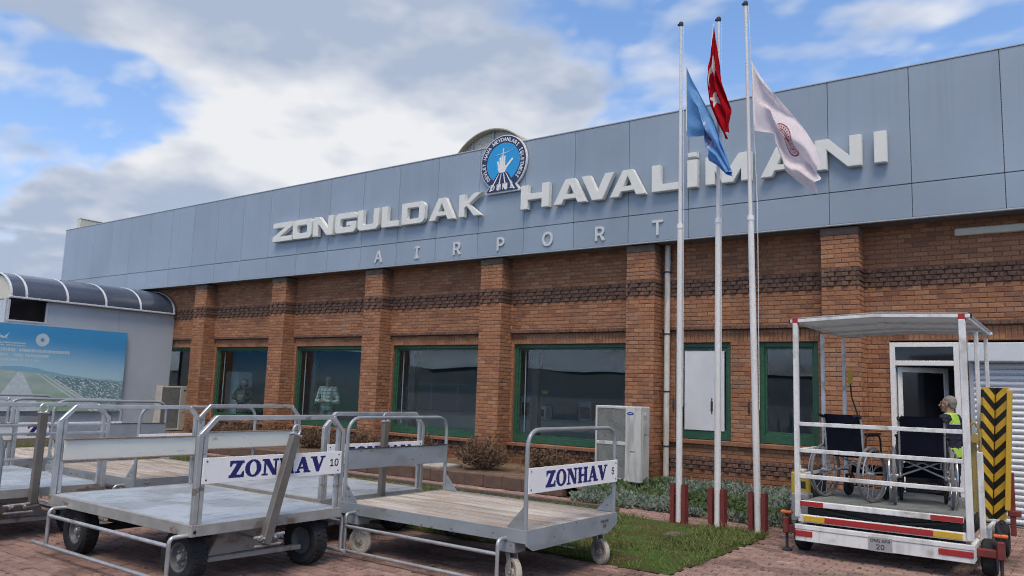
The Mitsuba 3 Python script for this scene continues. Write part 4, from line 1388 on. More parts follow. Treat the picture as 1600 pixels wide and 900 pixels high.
def sign_board(root, base, x, W, z0, z1, number=None):
    k = numbered(root + '__sign_board')
    h = z1 - z0
    scene[k] = mikit.ply(bx(x, x + 0.008, -W / 2, W / 2, z0, z1, 0.002), 'm_white_print', to_world=base)
    y = -W / 2 + 0.165 * W
    s_ = h * 0.67
    zz = z0 + h * 0.165
    tot = W * 0.70
    raw = sum(SIGN_LETTERS[c][1] for c in 'ZONHAV') + 0.055 * 5
    sx = tot / raw
    for ch in 'ZONHAV':
        p, w = SIGN_LETTERS[ch]
        g = extrude(affinity.scale(p, sx, s_, origin=(0, 0)), 0.0016)
        scene[numbered(k + '__letter')] = mikit.ply(face_right(g, x + 0.0082, y, zz), 'm_letter_blue', to_world=base)
        y += (w + 0.055) * sx
    if number:
        g = meshkit.text_mesh(number, h * 0.31, 0.0016, True)
        g.apply_translation([-(g.bounds[0][0] + g.bounds[1][0]) / 2, 0, 0])
        scene[numbered(k + '__number')] = mikit.ply(face_right(g, x + 0.0082, W / 2 - 0.060 * W, z0 + h * 0.36), 'm_black', to_world=base)
    for yy in (-W / 2 + 0.035, W / 2 - 0.035):
        for q in (z0 + 0.03, z1 - 0.03):
            scene[numbered(k + '__screw')] = mikit.ply(lathe([(0, 0.005), (0.006, 0.004), (0.008, 0), (0, 0)], 'x', 10, (x + 0.0078, yy, q)), 'm_dark_metal', to_world=base)


def drawbar(root, base, p0, p1, w=0.075):
    k = numbered(root + '__drawbar')
    p0, p1 = np.array(p0, float), np.array(p1, float)
    scene[k] = mikit.ply(cat([sqtube(p0, p1, w, w * 0.75, up=(1, 0, 0), c=0.006)]), 'm_drawbar', to_world=base)
    d = (p1 - p0) / np.linalg.norm(p1 - p0)
    e = p1 + d * 0.045
    ring = [[e[0], e[1] + 0.038 * math.cos(a), e[2] + 0.045 * math.sin(a)] for a in np.linspace(-1.2, 3.9, 16)]
    scene[numbered(k + '__tow_eye')] = mikit.ply(cat([tube(ring, 0.010, 8), sqtube(p1 - d * 0.005, p1 + d * 0.012, w + 0.02, w * 0.8, up=(1, 0, 0))]), 'm_steel', 40, to_world=base)


def guard(root, base, x0, x1, y, sgn, zt=0.40, zm=0.29, zb=0.07, over=0.30, r=0.017, y_in=None):
    """A tubular side guard standing out from the deck edge at y."""
    yi = y - sgn * 0.16
    ms = []
    for x in (x0, x1):
        ms.append(tube(round_path([[x - (0.0), yi, zt], [x, y, zt], [x, y, zb]], 0.05), r, 10))
    ms.append(tube([[x0, y, zm], [x1, y, zm]], r * 0.95, 10))
    ms.append(tube([[x0 - over, y, zb], [x1 + over * 0.3, y, zb]], r, 10))
    scene[numbered(root + '__side_guard')] = mikit.ply(cat(ms), 'm_steel', 40, to_world=base)


def square_cart(label, loc, rz, L=2.27, W=1.52, number=None, sign=True, bars=False, bar_up='vertical', left_panel='m_panel_back', steer=0.0, h=0.50, back_sign=False):
    t = thing('baggage_cart', label, 'baggage cart', 'baggage carts parked on the brick apron')
    B = pose(loc, rz)
    xl, xr, yn, yf = -L / 2, L / 2, -W / 2, W / 2
    add('deck', bx(xl + 0.03, xr - 0.03, yn + 0.03, yf - 0.03, h - 0.012, h, 0.003), 'm_deck', t, to_world=B)
    rails = [bx(xl, xr, yn, yn + 0.04, h - 0.088, h + 0.004, 0.004), bx(xl, xr, yf - 0.04, yf, h - 0.088, h + 0.004, 0.004),
             bx(xl, xl + 0.04, yn + 0.041, yf - 0.041, h - 0.087, h + 0.003, 0.004), bx(xr - 0.04, xr, yn + 0.041, yf - 0.041, h - 0.087, h + 0.003, 0.004)]
    for x in np.linspace(xl + 0.4, xr - 0.4, 4):
        rails.append(bx(x - 0.02, x + 0.02, yn + 0.042, yf - 0.042, h - 0.08, h - 0.014))
    add('deck_frame', cat(rails), 'm_frame', t, to_world=B)
    add('corner_bolt', lathe([(0, 0.004), (0.012, 0.004), (0.016, 0), (0, 0)], 'x', 14, (xr - 0.001, yn + 0.03, h - 0.05)), 'm_black', t, to_world=B)
    for (x, sg) in ((xl + 0.025, -1), (xr - 0.025, 1)):
        pts = [[x, yn + 0.025, h + 0.004], [x, yn + 0.025, 1.18], [x, yn + 0.16, 1.32], [x, yf - 0.16, 1.32], [x, yf - 0.025, 1.18], [x, yf - 0.025, h + 0.004]]
        ms = [sqtube(pts[i], np.array(pts[i + 1]) + (np.array(pts[i + 1]) - pts[i]) / np.linalg.norm(np.array(pts[i + 1]) - pts[i]) * 0.008, 0.042, 0.042, up=(1, 0, 0)) for i in range(5)]
        for s_ in (-1, 1):
            y = s_ * (W / 2 - 0.075)
            ms.append(sqtube([x - 0.002, y, h + 0.004], [x - 0.002, y, 1.24], 0.036, 0.030, up=(1, 0, 0)))
        if bars and sg > 0:
            for z in (1.115, 1.03, 0.78):
                ms.append(sqtube([x, yn + 0.03, z], [x, yf - 0.03, z], 0.026, 0.026))
        add('headboard', cat(ms), 'm_steel', t, to_world=B)
    # the plain board seen from behind at the left end, framed by rusty flanges
    xb = xl + 0.05
    pb = numbered(t + '__end_board')
    scene[pb] = mikit.ply(bx(xb, xb + 0.006, yn + 0.07, yf - 0.07, 0.815, 1.005, 0.002), left_panel, to_world=B)
    for z in (0.802, 1.006):
        scene[numbered(pb + '__flange')] = mikit.ply(bx(xb - 0.004, xb + 0.03, yn + 0.068, yf - 0.068, z, z + 0.012, 0.002), 'm_rust_edge', to_world=B)
    if sign:
        sign_board(t, B, xr + 0.0, W - 0.10, 0.81, 1.012, number)
    # running gear
    for (x, y, st, fl) in ((xl + 0.42, yn + 0.13, 0.0, False), (xl + 0.42, yf - 0.13, 0.0, True), (xr - 0.30, yn + 0.15, steer, False), (xr - 0.22, yf - 0.22, steer, True)):
        big_wheel(t, (x, y, 0.213), B, st, fl)
    ax = [bx(xl + 0.39, xl + 0.45, yn + 0.2, yf - 0.2, 0.18, 0.24, 0.006)]
    for y in (-0.3, 0.3):
        ax.append(bx(xl + 0.30, xl + 0.54, y - 0.03, y + 0.03, 0.24, h - 0.088, 0.006))
    add('rear_axle', cat(ax), 'm_dark_metal', t, to_world=B)
    fa = [sqtube([xr - 0.28, yn + 0.24, 0.165], [xr - 0.20, yf - 0.30, 0.165], 0.055, 0.04)]
    pl = Polygon([(-0.36, 0.19), (0.36, 0.19), (0.24, h - 0.09), (-0.24, h - 0.09)])
    fa.append(face_right(extrude(pl, 0.03), xr - 0.30, -0.06, 0))
    fa.append(bx(xr - 0.36, xr - 0.20, -0.10, 0.10, h - 0.12, h - 0.089, 0.004))
    add('front_axle', cat(fa), 'm_rust_grey', t, to_world=B)
    if bar_up == 'leaning':
        drawbar(t, B, (xr + 0.10, -0.15, 0.30), (xr + 0.035, 0.14, 1.17), 0.085)
    else:
        drawbar(t, B, (xr + 0.075, 0.02, 0.36), (xr + 0.075, 0.03, 1.24))
    hk = []
    for s_ in (-1, 1):
        hk.append(tube(round_path([[xr - 0.28, s_ * 0.16, 0.34], [xr - 0.02, s_ * 0.13, 0.33], [xr + 0.09, s_ * 0.06 - 0.13, 0.33], [xr + 0.14, s_ * 0.055 - 0.13, 0.36]], 0.04), 0.011, 8))
    hk.append(tube([[xr + 0.09, -0.25, 0.36], [xr + 0.09, 0.05, 0.37]], 0.011, 8))
    hk.append(tube([[xr + 0.09, -0.24, 0.29], [xr + 0.09, 0.02, 0.29]], 0.009, 8))
    add('hitch', cat(hk), 'm_steel', t, 40, to_world=B)
    guard(t, B, xl + 0.36, xr - 0.06, yn - 0.14, -1, 0.42, 0.36, 0.10, 0.27)
    guard(t, B, xl + 0.36, xr - 0.06, yf + 0.06, 1, 0.42, 0.36, 0.10, 0.20)
    return t


mat('m_rust_grey', mikit.proc(lambda p, n, uv: mix(mi.Color3f(0.34, 0.32, 0.30), mi.Color3f(0.22, 0.15, 0.11), smoothstep(0.5, 0.7, fbm(p.x * 9, p.y * 9, p.z * 9, 4)))), 0.7, 0.1)


def round_cart(label, loc, rz, L=2.10, W=1.40, number=None, plate=None, left_panel=True, h=0.48, sign=True, deck=True):
    t = thing('baggage_cart', label, 'baggage cart', 'baggage carts parked on the brick apron')
    B = pose(loc, rz)
    xl, xr, yn, yf = -L / 2, L / 2, -W / 2, W / 2
    D = numbered(t + '__deck')
    n = int(round((W - 0.03) / 0.125))
    scene[D] = mikit.ply(bx(xl + 0.012, xr - 0.012, yn + 0.012, yf - 0.012, h - 0.03, h - 0.016), 'm_dark_metal', to_world=B)
    pw = (W - 0.03) / n
    for i in range(n):
        a = yn + 0.015 + i * pw
        scene[numbered(D + '__plank')] = mikit.ply(bx(xl + 0.014, xr - 0.014, a + 0.003, a + pw - 0.003, h - 0.016, h - 0.001 * ((i * 7) % 3), 0.003), 'm_plank', to_world=B)
    fr = [bx(xl, xr, yn, yn + 0.011, h - 0.105, h + 0.004, 0.002), bx(xl, xr, yf - 0.011, yf, h - 0.105, h + 0.004, 0.002)]
    for x in np.linspace(xl + 0.3, xr - 0.3, 3):
        fr.append(bx(x - 0.025, x + 0.025, yn + 0.012, yf - 0.012, h - 0.10, h - 0.031))
    add('deck_frame', cat(fr), 'm_grey_paint', t, to_world=B)
    sk = Polygon([(yn, h + 0.003), (yf, h + 0.003), (yf, h - 0.10), (yf - 0.16, h - 0.17), (yn + 0.10, h - 0.17), (yn, h - 0.12)])
    for x in (xl - 0.010, xr):
        add('end_skirt', face_right(extrude(sk, 0.010), x), 'm_grey_paint', t, to_world=B)
    for x in (xl + 0.02, xr - 0.02):
        p = round_path([[x, yn + 0.02, h - 0.08], [x, yn + 0.02, 1.295], [x, yf - 0.02, 1.295], [x, yf - 0.02, h - 0.08]], 0.17, 8)
        add('headboard', tube(p, 0.019, 12), 'm_grey_steel', t, 40, to_world=B)
        for s_, y in ((1, yn + 0.02), (-1, yf - 0.02)):
            sx = -1 if x > 0 else 1
            g = Polygon([(0, h + 0.004), (sx * 0.19, h + 0.004), (0, h + 0.21)])
            add('gusset', face_front(extrude(g, 0.006), x, y + 0.003, 0), 'm_grey_paint', t, to_world=B)
    if left_panel:
        pb = numbered(t + '__end_board')
        scene[pb] = mikit.ply(bx(xl + 0.035, xl + 0.041, yn + 0.03, yf - 0.03, 0.79, 0.985, 0.002), 'm_grey_paint', to_world=B)
        scene[numbered(pb + '__flange')] = mikit.ply(bx(xl + 0.03, xl + 0.048, yn + 0.03, yf - 0.03, 0.986, 0.994, 0.002), 'm_dark_metal', to_world=B)
    if sign:
        sign_board(t, B, xr + 0.002, W - 0.02, 0.775, 0.985, number)
    if plate:
        P_ = numbered(t + '__number_plate')
        scene[P_] = mikit.ply(bx(xr + 0.0102, xr + 0.0112, yf - 0.34, yf - 0.155, h - 0.125, h - 0.025), 'm_grey_steel', to_world=B)
        for tx, hh, z in (('ONQ APR', 0.024, h - 0.068), (plate, 0.036, h - 0.116)):
            g = meshkit.text_mesh(tx, hh, 0.001, True)
            g.apply_translation([-(g.bounds[0][0] + g.bounds[1][0]) / 2, 0, 0])
            scene[numbered(P_ + '__print')] = mikit.ply(face_right(g, xr + 0.0114, yf - 0.247, z), 'm_black', to_world=B)
            labels[[k for k in scene][-1]] = {'kind': 'stuff', 'label': 'small printed characters'}
    for x, y, tn in ((xl + 0.15, yn + 0.09, 0.3), (xl + 0.16, yf - 0.09, 1.2), (xr - 0.20, yn + 0.09, -0.5), (xr - 0.14, yf - 0.12, -0.35)):
        hb = bx(x - 0.09, x + 0.09, y - 0.085, y + 0.085, 0.31, h - 0.031, 0.006) if y > 0 else bx(x - 0.085, x + 0.085, y - 0.085, y + 0.085, 0.285, h - 0.031, 0.006)
        add('wheel_box', hb, 'm_dark_metal' if y > 0 else 'm_grey_paint', t, to_world=B)
        caster(t, (x, y, 0), B, tn, 0.12, dark=(x < 0 and y > 0))
    guard(t, B, xl + 0.20, xr - 0.20, yn - 0.11, -1, 0.40, 0.285, 0.06, 0.40, 0.017)
    guard(t, B, xl + 0.20, xr - 0.20, yf + 0.09, 1, 0.40, 0.285, 0.05, 0.25, 0.015)
    return t


mat('m_grey_steel', mikit.proc(lambda p, n, uv: mi.Color3f(0.30, 0.325, 0.345) * (0.75 + 0.5 * fbm(p.x * 7, p.y * 7, p.z * 7, 4))), 0.4, 0.35)

square_cart('galvanised baggage cart numbered 10 at left front, its tow bar leaning on the white sign', (-5.99, -8.52, 0), 0.0, L=2.37, number='10', bar_up='leaning', steer=0.10)
round_cart('wooden decked grey baggage cart with rounded rails, numbered 5, at the lawn edge', (-4.08, -6.655, 0), 0.0, L=2.22, W=1.54, number='5', plate='06')
square_cart('steel decked baggage cart with upright tow bar standing behind cart number 10', (-6.62, -6.68, 0), 0.0, number='7', h=0.47)
square_cart('steel decked baggage cart cut by the left picture edge, with plain barred headboard', (-8.83, -9.24, 0), 0.0, number=None, sign=False, bars=True)
round_cart('round railed baggage cart with weathered wooden deck, behind the steel deck at far left', (-9.05, -7.22, 0), 0.0, L=2.15, W=1.60)
round_cart('round railed baggage cart farthest left at the back, only its sign showing', (-11.75, -7.55, 0), 0.0, L=2.15, W=1.55)
square_cart_h = round_cart('pale rail end of a baggage cart almost wholly beyond the left picture edge', (-5.56, -11.46, 0), 0.0, L=2.10, W=1.40, sign=False, left_panel=False)

# ------------------------------------------------------------------ flagpoles and flags
POLES = [((-3.555, -3.11), (-3.570, -3.11), 6.80, 'left'), ((-3.000, -3.20), (-2.985, -3.20), 6.68, 'middle'), ((-2.500, -3.17), (-2.625, -3.17), 6.82, 'right')]
for (b0, b1, H, side) in POLES:
    t = thing('flagpole', {'left': 'white flagpole carrying the light blue flag, first from the left', 'middle': 'white flagpole carrying the red flag, between the other two', 'right': 'white flagpole carrying the white flag, nearest the wheelchair lift'}[side], 'flagpole', 'flagpoles in the lawn strip')

    def at(z):
        return [b0[0] + (b1[0] - b0[0]) * z / H, b0[1] + (b1[1] - b0[1]) * z / H, z]
    zs = 3.92
    add('pole', tube([at(0.02), at(zs)], [0.042, 0.038], 20), 'm_pole', t, 40)
    add('upper_pole', tube([at(zs - 0.01), at(H)], [0.026, 0.019], 18), 'm_pole', t, 40)
    add('collar', tube([at(zs - 0.03), at(zs + 0.03)], [0.045, 0.042], 20), 'm_white', t, 40)
    c = at(H)
    add('finial', cat([lathe([(0, -0.01), (0.028, -0.005), (0.034, 0.015), (0.030, 0.045), (0.012, 0.06), (0, 0.062)], 'z', 16, c), bx(c[0] - 0.05, c[0] - 0.02, c[1] - 0.012, c[1] + 0.012, c[2] + 0.01, c[2] + 0.035, 0.004)]), 'm_dark_metal', t, 40)
    for s_ in (-1, 1):
        x = b0[0] + s_ * 0.079
        add('base_channel', cat([bx(x - 0.026, x + 0.026, b0[1] - 0.055, b0[1] - 0.045, -0.05, 0.50), bx(x - 0.026, x + 0.026, b0[1] + 0.045, b0[1] + 0.055, -0.05, 0.50), bx(x - 0.004 + s_ * 0.02, x + 0.004 + s_ * 0.02, b0[1] - 0.0449, b0[1] + 0.0449, -0.05, 0.499)]), 'm_red_base', t)
    q = at(1.5)
    add('cleat', cat([bx(q[0] - 0.075, q[0] - 0.045, q[1] - 0.06, q[1] - 0.045, 1.45, 1.58, 0.004), tube([[q[0] - 0.06, q[1] - 0.05, 1.42], [q[0] - 0.055, q[1] - 0.065, 1.52], [q[0] - 0.06, q[1] - 0.05, 1.62]], 0.008, 6)]), 'm_dark_metal', t)
    a_, b_ = at(1.5), at(H - 0.02)
    add('halyard', tube([[a_[0] + 0.062, a_[1] - 0.03, 1.5], [a_[0] + 0.058, a_[1] - 0.035, 4.0], [b_[0] + 0.04, b_[1], H - 0.02]], 0.0045, 5), 'm_pole', t)


def flag(key, label, top, bottom, y0, m, folds, amp, seed, tilt=0.0):
    """A hanging cloth between its upper edge and its lower edge, both polylines of (x, z) from the hoist to the fly."""
    t = thing('flag', label, 'flag')
    nu, nv = 60, 40

    def curve(P, n):
        P = np.array(P, float)
        d = np.r_[0, np.cumsum(np.linalg.norm(np.diff(P, axis=0), axis=1))]
        q = np.linspace(0, d[-1], n)
        return np.stack([np.interp(q, d, P[:, k]) for k in (0, 1)], -1)
    A, B = curve(top, nu), curve(bottom, nu)
    for _ in range(4):
        A[1:-1] = (A[:-2] + 2 * A[1:-1] + A[2:]) / 4
        B[1:-1] = (B[:-2] + 2 * B[1:-1] + B[2:]) / 4
    u, v = np.meshgrid(np.linspace(0, 1, nu), np.linspace(0, 1, nv), indexing='ij')
    XZ = A[:, None] * (1 - v[..., None]) + B[:, None] * v[..., None]
    ph = meshkit.fbm(np.stack([u * 2.2, v * 1.6, 0 * u + seed], -1), 3, seed)
    w = np.sin(2 * np.pi * (folds * (v * 0.75 + u * 0.25) + ph * 1.3))
    Y = y0 + amp * np.minimum(1, u * 3.0) * w + tilt * u + 0.10 * (ph - 0.5) * np.minimum(1, u * 3) + 0.05 * (meshkit.fbm(np.stack([u * 9, v * 5, 0 * u + seed], -1), 3, seed + 4) - 0.5) * np.minimum(1, u * 3)
    X = XZ[..., 0] + 0.35 * amp * np.minimum(1, u * 3) * np.cos(2 * np.pi * (folds * v + ph)) * np.sin(np.pi * v)
    V = np.stack([X, Y, XZ[..., 1]], -1).reshape(-1, 3)
    idx = np.arange(nu * nv).reshape(nu, nv)
    Q = np.stack([idx[:-1, :-1], idx[1:, :-1], idx[1:, 1:], idx[:-1, 1:]], -1).reshape(-1, 4)
    UV = np.stack([u, 1 - v], -1).reshape(-1, 2)
    add('cloth', (V, Q), m, t, True, uv=UV)
    hem = tube(V.reshape(nu, nv, 3)[0, ::4], 0.008, 6)
    add('hoist_band', hem, 'm_white', t)


FLAG1_TOP = [(-3.477, 6.175), (-3.363, 5.927), (-3.214, 5.622), (-3.078, 5.38), (-2.927, 5.086), (-2.779, 4.774), (-2.686, 4.476)]
FLAG1_BOT = [(-3.462, 5.159), (-3.268, 5.117), (-3.114, 5.1), (-3.104, 4.885), (-3.06, 4.702), (-2.884, 4.572), (-2.712, 4.393)]
FLAG2_TOP = [(-3.011, 6.603), (-2.975, 6.412), (-2.939, 6.132), (-2.904, 5.828), (-2.817, 5.588), (-2.783, 5.361), (-2.809, 5.13)]
FLAG2_BOT = [(-3.047, 6.266), (-3.073, 6.0), (-3.073, 5.729), (-3.064, 5.459), (-2.993, 5.268), (-2.905, 5.094), (-2.844, 4.971)]
FLAG3_TOP = [(-2.534, 5.996), (-2.417, 5.76), (-2.254, 5.519), (-2.079, 5.264), (-1.909, 4.999), (-1.774, 4.746), (-1.731, 4.544)]
FLAG3_BOT = [(-2.506, 5.06), (-2.324, 5.012), (-2.235, 4.971), (-2.205, 4.715), (-2.135, 4.488), (-1.965, 4.308), (-1.775, 4.179)]


flag('flag', 'light blue flag with a small emblem drooping from the left flagpole', FLAG1_TOP, FLAG1_BOT, -3.14, 'm_flag_blue', 3.1, 0.085, 3, -0.42)
flag('flag', 'red flag with white crescent and star hanging limp from the middle flagpole', FLAG2_TOP, FLAG2_BOT, -3.31, 'm_flag_red', 2.6, 0.075, 5, -0.03)
flag('flag', 'white flag with a dark red round emblem drooping from the right flagpole', FLAG3_TOP, FLAG3_BOT, -3.19, 'm_flag_white', 2.4, 0.085, 9, 0.08)


# ------------------------------------------------------------------ air conditioners
def air_conditioner(label, base, body, logo=True):
    """Outdoor unit, local front towards -y, width .86, depth .34, height 1.25."""
    t = thing('air_conditioner', label, 'air conditioner')
    W, Dp, H, z0 = 0.88, 0.33, 1.26, 0.16
    gx0, gx1 = 0.035, 0.58
    fr = [bx(0, W, 0.055, Dp, z0, z0 + H, 0.012), bx(gx1, W, 0.0, 0.056, z0, z0 + H, 0.014), bx(0, gx0, 0, 0.056, z0, z0 + H, 0.01),
          bx(gx0 - 0.005, gx1 + 0.005, 0.001, 0.056, z0 + H - 0.05, z0 + H - 0.001, 0.01), bx(gx0 - 0.005, gx1 + 0.005, 0.001, 0.056, z0 + 0.001, z0 + 0.05, 0.01),
          bx(gx0 - 0.005, gx1 + 0.005, 0.002, 0.056, z0 + 0.60, z0 + 0.66, 0.006)]
    add('casing', cat(fr), body, t, to_world=base)
    for zc in (z0 + 0.325, z0 + 0.935):
        g = numbered(t + '__grille')
        h = 0.265
        ws = []
        for q in np.linspace(-h, h, 34):
            ws.append(bx(gx0, gx1, 0.012, 0.018, zc + q - 0.0035, zc + q + 0.0035))
        for q in np.linspace(gx0, gx1, 7)[1:-1]:
            ws.append(bx(q - 0.003, q + 0.003, 0.018, 0.022, zc - h, zc + h))
        scene[g] = mikit.ply(cat(ws), 'm_ac_grille', to_world=base)
        ws.append(bx(gx0, gx1, 0.0535, 0.0545, zc - h, zc + h))
        fan = [lathe([(0, -0.02), (0.06, -0.015), (0.07, 0.02), (0, 0.02)], 'y', 18, ((gx0 + gx1) / 2, 0.045, zc))]
        for k in range(3):
            b = bx(0.05, 0.24, -0.004, 0.004, -0.07, 0.07, 0.003)
            b.apply_transform(trimesh.transformations.rotation_matrix(0.35, [1, 0, 0]))
            b.apply_transform(trimesh.transformations.rotation_matrix(2.1 * k + 0.3, [0, 1, 0]))
            b.apply_translation([(gx0 + gx1) / 2, 0.045, zc])
            fan.append(b)
        scene[numbered(g + '__fan')] = mikit.ply(cat(fan), 'm_ac_grille', to_world=base)
    if logo:
        e = affinity.scale(Point(0, 0).buffer(1, 24), 0.065, 0.026)
        add('logo', face_front(extrude(e, 0.002), (gx1 + W) / 2 - 0.05, -0.0005, z0 + H - 0.12), 'm_blue_logo', t, to_world=base)
        g = meshkit.text_mesh('Carrier', 0.017, 0.001, True)
        g.apply_translation([-(g.bounds[0][0] + g.bounds[1][0]) / 2, -0.008, 0])
        add('logo_lettering', face_front(g, (gx1 + W) / 2 - 0.05, -0.0027, z0 + H - 0.12), 'm_white', t, to_world=base, kind='stuff')
    else:
        add('logo', bx(gx1 + 0.10, gx1 + 0.17, -0.003, -0.0005, z0 + H - 0.14, z0 + H - 0.10), 'm_black', t, to_world=base)
    add('handle_slot', bx(gx1 + 0.10, gx1 + 0.19, -0.0015, 0.0, z0 + 0.50, z0 + 0.515), 'm_black', t, to_world=base)
    add('valve_cover', cat([bx(W, W + 0.012, 0.10, 0.24, z0 + H - 0.46, z0 + H - 0.26, 0.004), bx(W, W + 0.03, 0.13, 0.16, z0 + H - 0.15, z0 + H - 0.11, 0.004)]), body, t, to_world=base)
    for x in (0.08, W - 0.14):
        add('foot', bx(x, x + 0.07, -0.02, Dp + 0.02, 0.0, z0, 0.004), 'm_dark_metal', t, to_world=base)
    return t


air_conditioner('white outdoor air conditioner with blue oval badge beside the downpipe', pose((-6.16, -0.80, 0.02), 0.0), 'm_ac')
air_conditioner('stained beige outdoor air conditioner in the corner by the grey side wing', pose((-20.56, -0.45, 0.03), math.pi / 2), 'm_ac_old', False)

# ------------------------------------------------------------------ wheelchair lift trailer
LF = thing('wheelchair_lift', 'white trailer mounted wheelchair lift with railings and flat roof by the door', 'lift')
LXa, LXb, LYa, LYb = -1.78, -0.13, -4.10, -1.95
dk = 0.555
add('platform', bx(LXa + 0.05, LXb - 0.05, LYa + 0.05, LYb, dk - 0.02, dk, 0.003), 'm_lift_deck', LF)


def strip(name, x0, x1, z0, z1, y, m, parent=LF, label=None):
    return add(name, bx(x0, x1, y, y + 0.012, z0, z1, 0.003), m, parent, label=label)


E1 = add('platform_edge', bx(LXa + 0.052, LXb - 0.08, LYa - 0.005, LYa + 0.048, 0.515, 0.572, 0.006), 'm_lift_white', LF)
strip('reflector', LXa + 0.054, LXa + 0.285, 0.519, 0.568, LYa - 0.0145, 'm_red', E1)
strip('reflector', LXb - 0.36, LXb - 0.082, 0.519, 0.568, LYa - 0.0145, 'm_red', E1)
add('scissor_mechanism', cat([bx(LXa + 0.10, LXb - 0.10, LYa + 0.10, LYb, 0.30, 0.50), sqtube([LXa + 0.2, LYa + 0.08, 0.33], [LXb - 0.2, LYa + 0.08, 0.49], 0.04, 0.03), sqtube([LXa + 0.2, LYa + 0.085, 0.49], [LXb - 0.2, LYa + 0.085, 0.33], 0.04, 0.03)]), 'm_black', LF)
E2 = add('middle_beam', bx(LXa + 0.03, LXb - 0.01, LYa - 0.012, LYa + 0.04, 0.352, 0.428, 0.005), 'm_lift_white', LF)
strip('reflector', LXa + 0.09, LXa + 0.30, 0.362, 0.420, LYa - 0.0215, 'm_yellow', E2, 'yellow reflective strip')
strip('reflector', LXa + 0.302, LXb - 0.342, 0.362, 0.420, LYa - 0.0215, 'm_red', E2)
strip('reflector', LXb - 0.34, LXb - 0.09, 0.362, 0.420, LYa - 0.0215, 'm_yellow', E2, 'yellow reflective strip')
E3 = add('chassis_skirt', cat([bx(LXa - 0.005, LXb + 0.005, LYa - 0.02, LYa + 0.03, 0.275, 0.325, 0.006), bx(LXa - 0.002, LXb + 0.002, LYa - 0.012, LYa + 0.02, 0.155, 0.274, 0.004),
                               bx(LXa, LXa + 0.04, LYa + 0.031, LYb, 0.16, 0.32, 0.004), bx(LXb - 0.04, LXb, LYa + 0.031, LYb, 0.16, 0.32, 0.004)]), 'm_lift_white', LF)
strip('reflector', LXa + 0.0, LXa + 0.175, 0.205, 0.262, LYa - 0.0215, 'm_red', E3)
strip('reflector', LXb - 0.30, LXb - 0.005, 0.205, 0.262, LYa - 0.0215, 'm_red', E3)
NP = add('number_plate', bx(-1.055, -0.835, LYa - 0.024, LYa - 0.0205, 0.155, 0.292), 'm_plate', LF)
for tx, hh, z in (('ONQ APR', 0.030, 0.243), ('20', 0.047, 0.175)):
    for ch, dx in zip(tx, np.arange(len(tx))):
        pass
    g = meshkit.text_mesh(tx, hh, 0.001, True)
    g.apply_translation([-(g.bounds[0][0] + g.bounds[1][0]) / 2, 0, 0])
    add('print', face_front(g, -0.945, LYa - 0.0242, z), 'm_black', NP, kind='stuff', label='small printed characters')
pt = 0.052


def post(x, y, z0, z1, w=pt):
    return add('post', bx(x - w / 2, x + w / 2, y - w / 2, y + w / 2, z0, z1, 0.005), 'm_lift_white', LF)


RZ = 2.465
post(LXa + 0.026, LYa, 0.40, RZ)
post(LXb - 0.026, LYa, 0.36, RZ, 0.06)
for y in (-3.0, -1.98):
    post(LXa + 0.02, y, 0.50, RZ - 0.03, 0.042)
    post(LXb - 0.02, y, 0.50, RZ - 0.03, 0.042)
for z in (1.355, 1.075, 0.805):
    add('rail', bx(LXa + 0.0535, LXb - 0.057, LYa - 0.02, LYa + 0.02, z, z + 0.042, 0.004), 'm_lift_white', LF)
for z in (1.075, 0.805):
    for x in (LXa + 0.02,):
        add('rail', bx(x - 0.017, x + 0.017, LYa + 0.0275, -3.0225, z, z + 0.034, 0.004), 'm_lift_white', LF)
# roof: a very flat ridge, grey translucent sheet in a white frame
ax = -0.98
rf = []
for y in (LYa, LYb):
    rf.append(sqtube([LXa - 0.03, y, RZ + 0.02], [ax, y, RZ + 0.060], 0.036, 0.036))
    rf.append(sqtube([ax, y, RZ + 0.060], [LXb + 0.05, y, RZ + 0.032], 0.036, 0.036))
for x, z in ((LXa + 0.0, RZ + 0.021), (LXb + 0.0, RZ + 0.031)):
    rf.append(sqtube([x, LYa + 0.02, z], [x, LYb - 0.02, z], 0.034, 0.034))
for y in (-3.38, -2.66):
    rf.append(sqtube([LXa + 0.02, y, RZ + 0.012], [ax, y, RZ + 0.05], 0.03, 0.024))
    rf.append(sqtube([ax, y, RZ + 0.05], [LXb - 0.02, y, RZ + 0.022], 0.03, 0.024))
RFK = add('roof', cat(rf), 'm_lift_white', LF)
for xa, za, xb, zb in ((LXa - 0.01, RZ + 0.046, ax, RZ + 0.084), (ax, RZ + 0.084, LXb + 0.03, RZ + 0.056)):
    v = np.array([[xa, LYa - 0.02, za], [xb, LYa - 0.02, zb], [xb, LYb + 0.03, zb], [xa, LYb + 0.03, za]])
    v = np.vstack([v, v + [0, 0, 0.008]])
    f = np.array([[0, 3, 2, 1], [4, 5, 6, 7], [0, 1, 5, 4], [1, 2, 6, 5], [2, 3, 7, 6], [3, 0, 4, 7]])
    add('sheet', (v, f), 'm_poly_roof', RFK)
add('ceiling_lamp', bx(-1.02, -0.93, -3.62, -3.55, RZ - 0.03, RZ + 0.028, 0.01), 'm_white', RFK)
for x, y in ((LXa + 0.026, LYa), (LXb - 0.026, LYa)):
    add('red_corner', bx(x - 0.032, x + 0.032, LYa - 0.022, LYa + 0.024, RZ - 0.02, RZ + 0.062, 0.006), 'm_red', RFK)
add('end_cap', bx(LXb + 0.05, LXb + 0.062, LYa - 0.02, LYa + 0.02, RZ + 0.012, RZ + 0.05), 'm_black', RFK)
add('end_cap', bx(LXa - 0.042, LXa - 0.03, LYa - 0.02, LYa + 0.02, RZ, RZ + 0.038), 'm_black', RFK)
